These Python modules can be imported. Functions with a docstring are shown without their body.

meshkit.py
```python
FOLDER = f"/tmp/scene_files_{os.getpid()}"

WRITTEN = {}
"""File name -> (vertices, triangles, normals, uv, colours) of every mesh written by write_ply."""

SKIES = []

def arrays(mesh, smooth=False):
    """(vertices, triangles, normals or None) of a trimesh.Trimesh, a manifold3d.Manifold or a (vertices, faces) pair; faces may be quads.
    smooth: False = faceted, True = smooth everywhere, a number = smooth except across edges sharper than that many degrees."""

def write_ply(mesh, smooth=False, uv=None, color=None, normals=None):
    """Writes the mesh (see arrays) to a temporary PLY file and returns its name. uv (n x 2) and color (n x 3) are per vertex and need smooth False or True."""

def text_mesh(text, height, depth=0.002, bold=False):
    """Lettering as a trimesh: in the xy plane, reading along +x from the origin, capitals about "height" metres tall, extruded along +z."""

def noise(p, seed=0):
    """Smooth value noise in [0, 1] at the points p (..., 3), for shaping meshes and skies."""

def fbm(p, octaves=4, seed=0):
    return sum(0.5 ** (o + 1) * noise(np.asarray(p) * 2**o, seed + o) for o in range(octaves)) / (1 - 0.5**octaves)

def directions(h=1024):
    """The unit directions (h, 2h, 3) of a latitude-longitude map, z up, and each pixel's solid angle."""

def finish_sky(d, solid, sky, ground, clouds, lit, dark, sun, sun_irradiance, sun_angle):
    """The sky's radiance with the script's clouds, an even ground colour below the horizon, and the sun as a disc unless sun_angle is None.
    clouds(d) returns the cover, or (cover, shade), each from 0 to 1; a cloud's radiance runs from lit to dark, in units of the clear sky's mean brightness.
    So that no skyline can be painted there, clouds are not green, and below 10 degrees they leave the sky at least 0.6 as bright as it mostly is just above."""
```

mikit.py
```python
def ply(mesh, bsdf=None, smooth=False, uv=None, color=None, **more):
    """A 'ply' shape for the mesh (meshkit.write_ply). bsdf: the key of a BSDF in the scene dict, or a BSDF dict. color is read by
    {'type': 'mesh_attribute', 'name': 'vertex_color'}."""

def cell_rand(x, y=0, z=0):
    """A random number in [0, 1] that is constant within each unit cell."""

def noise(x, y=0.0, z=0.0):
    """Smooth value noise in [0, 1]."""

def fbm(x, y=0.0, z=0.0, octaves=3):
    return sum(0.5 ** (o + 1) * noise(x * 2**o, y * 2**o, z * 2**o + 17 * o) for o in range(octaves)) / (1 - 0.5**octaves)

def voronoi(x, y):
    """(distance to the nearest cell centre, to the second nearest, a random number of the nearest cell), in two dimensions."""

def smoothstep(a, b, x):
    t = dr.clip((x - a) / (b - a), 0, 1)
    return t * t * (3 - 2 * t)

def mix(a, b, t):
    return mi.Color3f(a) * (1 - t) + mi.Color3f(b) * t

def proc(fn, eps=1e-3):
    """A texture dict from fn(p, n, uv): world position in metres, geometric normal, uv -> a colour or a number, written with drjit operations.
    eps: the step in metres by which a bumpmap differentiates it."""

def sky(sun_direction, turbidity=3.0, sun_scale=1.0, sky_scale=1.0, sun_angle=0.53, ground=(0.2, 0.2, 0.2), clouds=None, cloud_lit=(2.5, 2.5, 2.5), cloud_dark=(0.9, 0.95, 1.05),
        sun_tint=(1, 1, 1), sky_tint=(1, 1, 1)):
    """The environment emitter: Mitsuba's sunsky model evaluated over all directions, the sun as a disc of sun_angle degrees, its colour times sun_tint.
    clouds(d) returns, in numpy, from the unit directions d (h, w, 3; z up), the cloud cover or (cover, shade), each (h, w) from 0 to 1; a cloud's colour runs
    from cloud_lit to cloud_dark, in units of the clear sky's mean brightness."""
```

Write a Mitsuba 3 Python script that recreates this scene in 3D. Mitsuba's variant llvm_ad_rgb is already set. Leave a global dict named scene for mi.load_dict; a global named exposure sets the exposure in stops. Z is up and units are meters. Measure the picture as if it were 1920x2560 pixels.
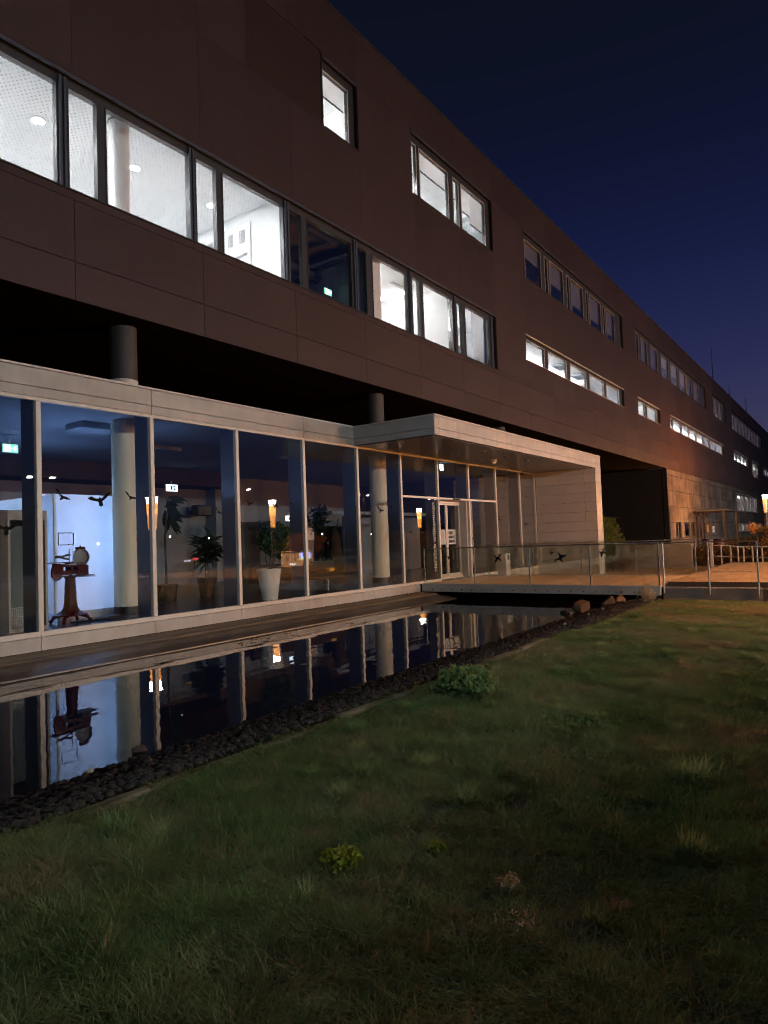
import math, random
import numpy as np, trimesh, mitsuba as mi, drjit as dr
import shapely.geometry as sg
from shapely.ops import unary_union
from shapely import affinity
import mikit, meshkit
from mikit import proc, noise, fbm, voronoi, cell_rand, smoothstep, mix

T = mi.ScalarTransform4f
rng = np.random.default_rng(7)
random.seed(7)
scene, labels = {}, {}

# ---------------------------------------------------------------- camera, sky, exposure
F = np.array([0.81605, 0.57644, 0.04191])
UP = np.array([-0.06402, -0.00314, 0.99794])
_yaw, _pit, _rol = 0.6150237, 0.04192666, -0.03602846
F = np.array([math.cos(_yaw) * math.cos(_pit), math.sin(_yaw) * math.cos(_pit), math.sin(_pit)])
_r = np.cross(F, [0, 0, 1]); _r /= np.linalg.norm(_r)
_u = np.cross(_r, F)
UP = -_r * math.sin(_rol) + _u * math.cos(_rol)
scene['camera'] = {'type': 'perspective', 'fov': 59.4825, 'fov_axis': 'x', 'near_clip': 0.05, 'far_clip': 5000.0,
                   'to_world': T().look_at(origin=[0, 0, 0], target=F.tolist(), up=UP.tolist())}
exposure = 0.0
def _veil(d):        # thin dark high veil that thickens towards the zenith after sunset
    z = np.clip((d[..., 2] - 0.04) / 0.62, 0, 1)
    return 0.88 * z * z * (3 - 2 * z)
scene['sky'] = mikit.sky((0.97, 0.1, 0.03), turbidity=2.5, sun_scale=0.0, sky_scale=1.0, sky_tint=(0.235, 0.41, 2.9), ground=(0.02, 0.02, 0.02), clouds=_veil, cloud_lit=(0.20, 0.265, 0.40), cloud_dark=(0.20, 0.265, 0.40))

LED = 4900.0            # radiance of the white floodlights on the car park masts
SODIUM = (1.9, 0.66, 0.13)
ROOM = (0.95, 0.98, 1.0)

# ---------------------------------------------------------------- materials
def rgb(*c): return {'type': 'rgb', 'value': list(c)}
def mat(key, d): scene[key] = d; return key
def diffuse(key, c, two=True):
    d = {'type': 'diffuse', 'reflectance': c if isinstance(c, dict) else rgb(*c)}
    return mat(key, {'type': 'twosided', 'bsdf': d} if two else d)
def principled(key, c, rough=0.5, metal=0.0, spec=0.5, **k):
    return mat(key, {'type': 'twosided', 'bsdf': {'type': 'principled', 'base_color': c if isinstance(c, dict) else rgb(*c), 'roughness': rough, 'metallic': metal, 'specular': spec, **k}})

def _facade(a, b, s):
    def fn(p, n, uv):
        t = fbm(p.x * 0.9 + s, p.y, p.z * 0.5, 3)
        g = fbm(p.x * 7, p.y * 7, p.z * 1.3 + s, 2)
        return mix(a, b, dr.clip(0.75 * t + 0.35 * g - 0.05, 0, 1))
    return proc(fn)
principled('mat_facade_panel', _facade((0.044, 0.030, 0.031), (0.060, 0.041, 0.041), 0), 0.6, spec=0.12)
principled('mat_facade_panel_b', _facade((0.041, 0.028, 0.029), (0.055, 0.038, 0.038), 9), 0.6, spec=0.12)
principled('mat_facade_panel_c', _facade((0.047, 0.032, 0.033), (0.064, 0.044, 0.044), 21), 0.6, spec=0.12)
def _alu(p, n, uv):
    t = fbm(p.x * 1.1, p.y * 1.1, p.z * 2.0, 4)
    d = fbm(p.x * 9, p.y * 9, p.z * 0.9, 3)
    return mix((0.27, 0.25, 0.225), (0.355, 0.33, 0.30), smoothstep(0.25, 0.75, 0.6 * t + 0.4 * d))
principled('mat_aluminium_panel', proc(_alu), 0.45, spec=0.4)
def _alud(p, n, uv):
    return mix((0.31, 0.30, 0.29), (0.37, 0.36, 0.345), fbm(p.x * 2, p.y * 2, p.z * 3, 3))
principled('mat_portal_panel', proc(_alud), 0.5, spec=0.35)
def _cladc(p, n, uv):
    st = fbm(p.x * 5.0, 0, p.z * 0.35, 4)
    bl = fbm(p.x * 0.6, 3, p.z * 0.9, 3)
    return mix((0.06, 0.052, 0.050), (0.15, 0.132, 0.125), smoothstep(0.25, 0.75, 0.6 * st + 0.4 * bl))
diffuse('mat_concrete_cladding', proc(_cladc))
principled('mat_dark_frame', (0.045, 0.046, 0.05), 0.35)
principled('mat_mullion', (0.45, 0.41, 0.36), 0.4)
principled('mat_fin', (0.055, 0.065, 0.09), 0.4)
diffuse('mat_joint', (0.02, 0.018, 0.017))
diffuse('mat_soffit', (0.02, 0.019, 0.019))
principled('mat_plank_ceiling', (0.085, 0.079, 0.078), 0.24, spec=0.5)
mat('mat_glass', {'type': 'thindielectric', 'int_ior': 1.85, 'ext_ior': 1.0})
mat('mat_glass_rail', {'type': 'thindielectric', 'int_ior': 1.5, 'ext_ior': 1.0, 'specular_transmittance': rgb(0.90, 0.92, 0.88)})
def _conc(p, n, uv):
    t = fbm(p.x * 1.5, p.y * 1.5, p.z * 1.5, 4); g = noise(p.x * 40, p.y * 40, p.z * 40)
    return mix((0.16, 0.15, 0.135), (0.31, 0.29, 0.26), dr.clip(0.85 * t + 0.2 * g - 0.02, 0, 1))
diffuse('mat_concrete', proc(_conc))
def _ledge(p, n, uv):
    t = fbm(p.x * 0.8, p.y * 6, p.z * 3, 4)
    return mix((0.055, 0.043, 0.029), (0.15, 0.12, 0.082), smoothstep(0.2, 0.8, t))
principled('mat_ledge', proc(_ledge), 0.6)
principled('mat_wet_ledge', (0.05, 0.038, 0.026), 0.35)
def _deck(p, n, uv):
    k = cell_rand(dr.floor(p.y / 0.145), 3)
    g = fbm(p.x * 1.2, p.y * 40, 0, 3)
    s = fbm(p.x * 0.5, p.y * 0.5, 5, 3)
    return mix((0.22, 0.155, 0.095), (0.52, 0.38, 0.24), dr.clip(0.35 * k + 0.4 * g + 0.35 * s - 0.08, 0, 1))
principled('mat_deck', proc(_deck), 0.6, spec=0.3)
def _beam(p, n, uv):
    return mix((0.27, 0.29, 0.28), (0.40, 0.42, 0.40), fbm(p.x * 3, p.y * 2.5, p.z * 7, 4))
principled('mat_galvanised', proc(_beam), 0.45, metal=0.35)
mat('mat_steel', {'type': 'roughconductor', 'material': 'none', 'alpha': 0.18, 'specular_reflectance': rgb(0.50, 0.485, 0.46)})
mat('mat_chrome', {'type': 'roughconductor', 'material': 'none', 'alpha': 0.06, 'specular_reflectance': rgb(0.75, 0.75, 0.75)})
principled('mat_black', (0.012, 0.012, 0.013), 0.4)
diffuse('mat_sticker', (0.010, 0.010, 0.011))
principled('mat_dark_bolt', (0.03, 0.028, 0.025), 0.5)
diffuse('mat_white_wall', (0.765, 0.775, 0.78))
diffuse('mat_room_floor', (0.42, 0.42, 0.42))
def _perf(p, n, uv):
    v = p.y / 0.075
    k = dr.floor(v)
    u = p.x / 0.095 + 0.37 * k
    fu, fv = u - dr.floor(u) - 0.5, v - k - 0.5
    rr = 0.17 + 0.10 * cell_rand(u, v, 2)
    return mix((0.80, 0.81, 0.82), (0.40, 0.41, 0.42), 1 - smoothstep(rr - .03, rr + .03, dr.sqrt(fu * fu * 1.6 + fv * fv)))
diffuse('mat_perforated', proc(_perf))
def _tile(p, n, uv):
    u, v = p.x / 0.625, p.y / 0.625
    fu, fv = u - dr.floor(u), v - dr.floor(v)
    e = dr.minimum(dr.minimum(fu, 1 - fu), dr.minimum(fv, 1 - fv))
    return mix((0.50, 0.50, 0.50), (0.79, 0.79, 0.78), smoothstep(0.005, 0.02, e))
diffuse('mat_tile_ceiling', proc(_tile))
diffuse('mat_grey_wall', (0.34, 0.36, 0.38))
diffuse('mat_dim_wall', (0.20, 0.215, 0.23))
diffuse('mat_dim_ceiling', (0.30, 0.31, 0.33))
mat('mat_blind', {'type': 'principledthin', 'base_color': rgb(0.72, 0.70, 0.69), 'roughness': 0.9, 'diff_trans': 0.9, 'spec_trans': 0.0})
diffuse('mat_wall_white_box', (0.50, 0.51, 0.53))
principled('mat_column', (0.55, 0.55, 0.44), 0.6)
principled('mat_lobby_floor', (0.05, 0.048, 0.046), 0.18, spec=0.5)
diffuse('mat_lobby_wall', (0.21, 0.245, 0.27))
diffuse('mat_lobby_ceiling', (0.26, 0.29, 0.33))
diffuse('mat_lobby_dark', (0.06, 0.06, 0.06))
principled('mat_cabinet', (0.19, 0.20, 0.18), 0.45)
principled('mat_cabinet_dark', (0.05, 0.06, 0.06), 0.4)
principled('mat_red_enamel', (0.050, 0.0035, 0.007), 0.3, spec=0.12)
principled('mat_brown_cloth', (0.034, 0.023, 0.016), 0.9, spec=0.1)
principled('mat_white_pot', (0.66, 0.66, 0.58), 0.4)
principled('mat_white_paint', (0.75, 0.75, 0.73), 0.4)
def leafmat(key, c, tr=0.5, c2=None):
    c2 = c2 or tuple(x * 1.7 for x in c)
    def fn(p, n, uv): return mix(c, c2, noise(p.x * 9, p.y * 9, p.z * 9))
    mat(key, {'type': 'principledthin', 'base_color': proc(fn), 'roughness': 0.55, 'diff_trans': tr, 'spec_trans': 0.0})
leafmat('mat_leaf_dark', (0.018, 0.030, 0.018))
leafmat('mat_leaf_green', (0.04, 0.075, 0.03))
leafmat('mat_leaf_hedge', (0.075, 0.085, 0.022))
leafmat('mat_leaf_autumn', (0.20, 0.095, 0.03))
leafmat('mat_leaf_yellow', (0.15, 0.16, 0.025))
leafmat('mat_leaf_brown', (0.10, 0.065, 0.03))
leafmat('mat_weed', (0.085, 0.135, 0.055), .9)
leafmat('mat_weed_dark', (0.06, 0.10, 0.04), .9)
leafmat('mat_tussock', (0.13, 0.18, 0.085), 1.0)
leafmat('mat_weed_yellow', (0.11, 0.135, 0.022))
leafmat('mat_weed_dry', (0.24, 0.19, 0.12))
principled('mat_bark', (0.06, 0.045, 0.03), 0.9)
def grassmat(key, lush, mid, dry, tr=1.0):
    def fn(p, n, uv):
        t = fbm(p.x * 1.25 + 3, p.y * 1.25, 2, 3) + 0.22 * smoothstep(9.5, 13.0, p.x)
        f = noise(p.x * 13, p.y * 13, p.z * 9)
        c = mix(lush, mid, smoothstep(0.38, 0.6, t))
        return mix(c, dry, smoothstep(0.64, 0.80, t) * 0.75) * (0.75 + 0.5 * f)
    mat(key, {'type': 'principledthin', 'base_color': proc(fn), 'roughness': 0.6, 'diff_trans': tr, 'spec_trans': 0.0})
grassmat('mat_grass', (0.15, 0.22, 0.088), (0.21, 0.26, 0.125), (0.30, 0.255, 0.155))
grassmat('mat_grass_dark', (0.10, 0.16, 0.062), (0.14, 0.185, 0.085), (0.21, 0.18, 0.105))
leafmat('mat_grass_dry', (0.24, 0.185, 0.11), 1.0, (0.32, 0.25, 0.155))
def _soil(p, n, uv):
    t = fbm(p.x * 2.2, p.y * 2.2, 0, 4)
    return mix((0.035, 0.040, 0.018), (0.10, 0.08, 0.045), smoothstep(0.35, 0.75, t))
diffuse('mat_soil', proc(_soil))
def _asph(p, n, uv): return mix((0.035, 0.035, 0.036), (0.06, 0.058, 0.056), fbm(p.x * 3, p.y * 3, 0, 4))
diffuse('mat_asphalt', proc(_asph))
def _pave(p, n, uv):
    u, v = p.x / 0.6, p.y / 0.4
    fu, fv = u - dr.floor(u), v - dr.floor(v)
    e = dr.minimum(dr.minimum(fu, 1 - fu) * 0.6, dr.minimum(fv, 1 - fv) * 0.4)
    c = mix((0.24, 0.185, 0.125), (0.38, 0.295, 0.20), 0.5 * cell_rand(u, v) + 0.5 * fbm(p.x * 2, p.y * 2, 0, 3))
    return c * (0.35 + 0.65 * smoothstep(0.002, 0.008, e))
diffuse('mat_paving', proc(_pave))
for i, (a, b) in enumerate([((0.007, 0.006, 0.006), (0.018, 0.016, 0.015)), ((0.011, 0.009, 0.008), (0.030, 0.025, 0.022)), ((0.005, 0.005, 0.005), (0.014, 0.013, 0.013))]):
    def fn(p, n, uv, a=a, b=b): return mix(a, b, fbm(p.x * 14, p.y * 14, p.z * 14, 3))
    principled('mat_stone_%d' % i, proc(fn), 0.7, spec=0.2)
def _boul(p, n, uv): return mix((0.045, 0.029, 0.021), (0.12, 0.08, 0.056), fbm(p.x * 6, p.y * 6, p.z * 6, 4))
diffuse('mat_boulder', proc(_boul))
def _kerb(p, n, uv): return mix((0.035, 0.04, 0.02), (0.12, 0.108, 0.08), smoothstep(0.3, 0.75, fbm(p.x * 2.3, p.y * 8, p.z * 4, 4)))
diffuse('mat_kerb', proc(_kerb))
diffuse('mat_pale_stone', (0.20, 0.19, 0.175))
mat('mat_water', {'type': 'plastic', 'diffuse_reflectance': rgb(0.006, 0.006, 0.005), 'int_ior': 1.36, 'ext_ior': 1.0})
def glow(*c, w=0.04): return {'type': 'area', 'radiance': rgb(*c), 'sampling_weight': float(w)}
scene['sky']['sampling_weight'] = 1.5

# ---------------------------------------------------------------- mesh helpers
def box(x0, x1, y0, y1, z0, z1):
    m = trimesh.creation.box((x1 - x0, y1 - y0, z1 - z0))
    m.apply_translation(((x0 + x1) / 2, (y0 + y1) / 2, (z0 + z1) / 2)); return m
def cbox(x0, x1, y0, y1, z0, z1, c=0.004):
    c = min(c, (x1 - x0) * .4, (y1 - y0) * .4, (z1 - z0) * .4)
    pts = []
    for sx in (0, 1):
        for sy in (0, 1):
            for sz in (0, 1):
                for k in range(3):
                    p = [x0 if sx == 0 else x1, y0 if sy == 0 else y1, z0 if sz == 0 else z1]
                    for j in range(3):
                        if j != k: p[j] += c * (1 if (sx, sy, sz)[j] == 0 else -1)
                    pts.append(p)
    return trimesh.convex.convex_hull(np.array(pts))
def cyl(p0, p1, r, n=14, r1=None):
    p0, p1 = np.array(p0, float), np.array(p1, float); r1 = r if r1 is None else r1
    d = p1 - p0; L = np.linalg.norm(d); d /= L
    a = np.cross(d, [0, 0, 1.0] if abs(d[2]) < .9 else [1.0, 0, 0]); a /= np.linalg.norm(a); b = np.cross(d, a)
    t = np.arange(n) * 2 * np.pi / n
    ring = np.cos(t)[:, None] * a + np.sin(t)[:, None] * b
    v = np.vstack([p0 + ring * r, p1 + ring * r1, [p0], [p1]])
    f = []
    for i in range(n):
        j = (i + 1) % n
        f += [[i, j, n + j], [i, n + j, n + i], [2 * n, j, i], [2 * n + 1, n + i, n + j]]
    return trimesh.Trimesh(v, f, process=False)
def lathe(prof, c, n=32):
    m = trimesh.creation.revolve(np.array(prof, float), sections=n); m.apply_translation(c); return m
def tube(pts, r, n=8):
    p = np.asarray(pts, float)
    parts = [cyl(p[i], p[i + 1], r if np.isscalar(r) else r[i], n, None if np.isscalar(r) else r[i + 1]) for i in range(len(p) - 1)]
    parts += [trimesh.creation.icosphere(1, r if np.isscalar(r) else r[i]).apply_translation(p[i]) for i in range(1, len(p) - 1)]
    return cat(*parts)
def cat(*m):
    m = [x for x in m if x is not None]
    return trimesh.util.concatenate(m) if len(m) > 1 else m[0]
def polyXZ(poly, y0, y1):           # polygon in x,z extruded from y0 to y1
    gs = getattr(poly, 'geoms', [poly]); out = []
    for g in gs:
        if g.area < 1e-6: continue
        m = trimesh.creation.extrude_polygon(g, y1 - y0, engine='earcut'); v = np.array(m.vertices)
        out.append(trimesh.Trimesh(np.stack([v[:, 0], y1 - v[:, 2], v[:, 1]], 1), m.faces, process=False))
    return cat(*out)
def polyYZ(poly, x0, x1):
    gs = getattr(poly, 'geoms', [poly]); out = []
    for g in gs:
        m = trimesh.creation.extrude_polygon(g, x1 - x0, engine='earcut'); v = np.array(m.vertices)
        out.append(trimesh.Trimesh(np.stack([x0 + v[:, 2], v[:, 0], v[:, 1]], 1), m.faces, process=False))
    return cat(*out)
def quad(a, b, c, d): return trimesh.Trimesh([a, b, c, d], [[0, 1, 2], [0, 2, 3]], process=False)
used = {}
def num(key):
    used[key] = used.get(key, -1) + 1
    return key if used[key] == 0 else '%s_%03d' % (key, used[key])
def put(key, mesh, bsdf, smooth=False, emit=None, **kw):
    if not (key in labels and key not in scene): key = num(key)
    scene[key] = mikit.ply(mesh, bsdf, smooth, **kw)
    if emit: scene[key]['emitter'] = emit
    return key
def putm(key, meshes, bsdf, smooth=False, emit=None):
    for m in meshes: put(key, m, bsdf, smooth, emit)
def geoms(p): return [g for g in getattr(p, 'geoms', [p]) if g.area > .01]
def thing(key, label, cat_, group=None, kind=None):
    key = num(key); labels[key] = {'label': label, 'category': cat_}
    if group: labels[key]['group'] = group
    if kind: labels[key]['kind'] = kind
    return key
def struct(key, mesh, bsdf, label=None, smooth=False, kind='structure'):
    k = put(key, mesh, bsdf, smooth); labels[k] = {'kind': kind}
    if label: labels[k]['label'] = label
    return k
def leaf_cloud(n, center, rad, size, seed, shell=0.4, flat=0.0, aspect=2.2, zmin=None, boxy=False):
    g = np.random.default_rng(seed)
    if boxy: p = g.uniform(-1, 1, (n, 3))
    else:
        d = g.normal(size=(n, 3)); d /= np.linalg.norm(d, axis=1, keepdims=True)
        r = (shell + (1 - shell) * g.random(n)) ** 0.6
        bump = 0.72 + 0.55 * meshkit.noise(d * 2.3 + seed * 3.1)
        p = d * (r * bump)[:, None]
    p = p * np.array(rad) + np.array(center)
    keep = meshkit.noise(p / (np.mean(rad) * 0.33) + seed) > 0.30
    p = p[keep]
    if zmin is not None: p = p[p[:, 2] > zmin]
    n = len(p)
    a = g.normal(size=(n, 3)); a[:, 2] *= (1 - flat); a /= np.linalg.norm(a, axis=1, keepdims=True)
    b = np.cross(a, g.normal(size=(n, 3))); b /= np.linalg.norm(b, axis=1, keepdims=True)
    s = size * (0.6 + 0.8 * g.random(n))[:, None]
    A, B = a * s, b * s / aspect
    nrm = np.cross(a, b) * s * 0.18
    v = np.stack([p - A, p - B + nrm, p + A, p + B + nrm], 1).reshape(-1, 3)
    i = np.arange(n)[:, None] * 4
    f = np.vstack([i + [0, 1, 2], i + [0, 2, 3]])
    return trimesh.Trimesh(v, f, process=False)

# ================================================================ MAIN BUILDING
YF = 10.6
XP = 48.75                     # right end of the open passage
B = 'main_building'
labels[B] = {'label': 'long dark brown panel-clad office block with rows of lit and unlit windows', 'category': 'building'}
WIN = []                       # (x0, x1, z0, z1, panes, kind)
def w(x0, x1, z0, z1, panes, kind): WIN.append((x0, x1, z0, z1, panes, kind))
w(0.9, 22.62, 6.12, 8.16, [(1.0, 3.2), (3.35, 3.85), (4.05, 5.98), (6.2, 6.72), (6.91, 8.73), (8.92, 9.44), (9.63, 11.46), (11.68, 12.10), (12.32, 14.05), (14.37, 14.72), (15.03, 16.78), (17.07, 17.47), (17.69, 19.52), (19.83, 20.19), (20.42, 22.2)], 'ribbon')
w(12.98, 14.42, 10.6, 12.47, [(13.03, 14.13)], 'upper')
w(17.14, 22.66, 10.56, 12.56, [(17.2, 17.57), (17.77, 19.57), (19.92, 20.29), (20.49, 22.27)], 'upper')
w(25.6, 39.55, 10.5, 12.5, [(25.9, 27.6), (28.06, 28.38), (28.66, 30.3), (30.8, 31.1), (31.42, 33.05), (33.55, 33.85), (34.12, 35.87), (36.3, 36.6), (36.9, 38.3)], 'upper_dark')
w(25.36, 39.2, 7.07, 8.13, [(25.42, 27.55), (28.0, 30.23), (30.74, 32.98), (33.5, 35.77), (36.25, 38.55)], 'strip')
w(42.3, 65.3, 10.6, 12.55, [(42.5, 43.36), (44.1, 45.43), (46.5, 48.2), (49.38, 51.47), (52.16, 54.53), (55.13, 57.43), (57.74, 59.57), (60.58, 62.65)], 'upper_dark')
w(42.15, 47.7, 7.1, 8.16, [(42.2, 44.15), (44.7, 47.1)], 'strip')
w(50.75, 74.0, 7.15, 8.2, [(50.85, 51.85), (52.16, 54.7), (55.11, 57.45), (57.86, 60.49), (60.79, 63.39), (63.77, 66.29), (66.75, 69.5), (69.75, 73.2)], 'strip')
w(68.5, 76.2, 10.6, 12.6, [(68.7, 69.8), (70.4, 72.4), (72.9, 74.3)], 'upper_dim')
w(80.2, 107.6, 10.6, 12.6, [(80.5 + 2.75 * k, 82.7 + 2.75 * k) for k in range(9)], 'upper_dim')
w(80.25, 92.1, 7.2, 8.3, [(80.5, 82.6), (83.2, 85.8), (86.2, 88.7), (89.1, 91.4)], 'strip')
w(95.0, 102.2, 6.3, 8.35, [(95.3, 96.9), (97.4, 99.3), (99.8, 101.5)], 'strip')
w(107.3, 118.0, 7.2, 8.3, [(107.6, 109.6), (110.2, 112.4), (113.0, 115.0), (115.6, 117.6)], 'strip')
w(80.0, 99.0, 1.8, 3.72, [(80.2, 81.3), (81.8, 84.2), (84.7, 87.2), (87.8, 90.4), (90.9, 93.6), (94.1, 98.4)], 'strip')
w(80.3, 102.0, -0.45, 0.46, [(80.6, 82.9), (83.5, 86.3), (86.9, 89.8), (90.4, 93.4), (94.0, 97.4), (97.8, 101.5)], 'strip')
w(50.5, 52.15, -0.56, 0.52, [(50.6, 51.9)], 'small_dark')
w(53.4, 57.2, -0.56, 0.52, [(53.5, 56.1), (56.4, 57.0)], 'small_dark')
DOORHOLE = (59.0, 61.6, -1.5, 1.0)
holes = unary_union([sg.box(a, c, b, d) for a, b, c, d in [(x[0], x[1], x[2], x[3]) for x in WIN]] + [sg.box(DOORHOLE[0], DOORHOLE[2], DOORHOLE[1], DOORHOLE[3])])
# structural wall behind the cladding
outer = unary_union([sg.box(-8, 4.24, 130, 14.02), sg.box(XP, -1.6, 130, 4.24)])
put(B + '__wall', polyXZ(outer.difference(holes), YF + 0.045, YF + 0.34), 'mat_joint')
# cladding panels
rows = [(4.24, 4.90, .006), (4.90, 5.97, .006), (5.97, 6.17, .004), (6.17, 8.20, .003), (8.20, 10.62, .003), (10.62, 12.58, .003), (12.58, 14.02, .003)]
xs = [6.21 + 2.745 * k for k in range(-6, 46)]
VENT = sg.box(10.30, 10.66, 12.93, 12.56)
PM = ['mat_facade_panel', 'mat_facade_panel_b', 'mat_facade_panel_c']
npan = 0
for a, b in zip(xs[:-1], xs[1:]):
    far = a > 50
    for (z0, z1, j) in rows:
        if far and z0 in (5.97, 12.58, 10.62): continue
        zz1 = z1
        if far and z0 == 4.90: zz1 = 6.17
        if far and z0 == 8.20: zz1 = 14.02
        cell = sg.box(a + j, z0 + (j if z0 > 4.3 else 0), b - j, zz1 - j).difference(holes.buffer(0.012, join_style=2)).difference(VENT.buffer(0.01, join_style=2))
        if cell.area < 0.02: continue
        npan += 1
        putm(B + '__cladding_panel', [polyXZ(g_, YF, YF + 0.04) for g_ in geoms(cell)], PM[int(rng.integers(3))])
# lower wall right of the passage: pale board marked concrete panels
lrows = [(-1.55, -0.64), (-0.60, 0.49), (0.53, 1.585), (1.625, 2.71), (2.75, 3.80), (3.84, 4.22)]
lx = [XP, 54.0, 59.0, 61.6, 67, 72.5, 78, 83.5, 89, 94.5, 100, 106, 112, 118, 124, 130]
for (z0, z1) in lrows:
    for a, b in zip(lx[:-1], lx[1:]):
        cell = sg.box(a + .002, z0, b - .002, z1).difference(holes.buffer(0.012, join_style=2))
        if cell.area < 0.02: continue
        putm(B + '__concrete_panel', [polyXZ(g_, YF + (-0.04 if z1 < 1.7 else 0.0), YF + 0.041) for g_ in geoms(cell)], 'mat_concrete_cladding')
# cladding fixings and roof edge
put(B + '__roof_edge', cat(box(-8, 130, YF - 0.03, YF + 0.5, 14.02, 14.07)), 'mat_dark_frame')
put(B + '__roof', box(-8, 130, YF + 0.5, 32, 13.9, 14.0), 'mat_soffit')
put(B + '__soffit', box(-8, XP, YF + 0.02, 26, 4.25, 4.33), 'mat_soffit')
put(B + '__passage_wall', box(XP - 0.02, XP + 0.3, YF + 0.4, 26, -1.6, 4.24), 'mat_soffit')
putm(B + '__back_wall', (box(24.8, XP, 24, 24.3, -1.6, 4.24), box(-8, 130, 31.7, 32, 4.3, 13.9), box(-8.3, -8, YF + 0.4, 32, 4.3, 14)), 'mat_soffit')
# louvre vent high on the left
put(B + '__vent', box(10.30, 12.93, YF + 0.03, YF + 0.044, 10.66, 12.56), PM[1])
for k in range(18):
    z = 10.72 + k * 0.1015
    m = box(10.34, 12.89, -0.045, 0.0, -0.004, 0.004); m.apply_transform(trimesh.transformations.rotation_matrix(0.7, [1, 0, 0])); m.apply_translation((0, YF + 0.035, z + 0.02))
    put(B + '__vent__slat', m, PM[1])
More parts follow.
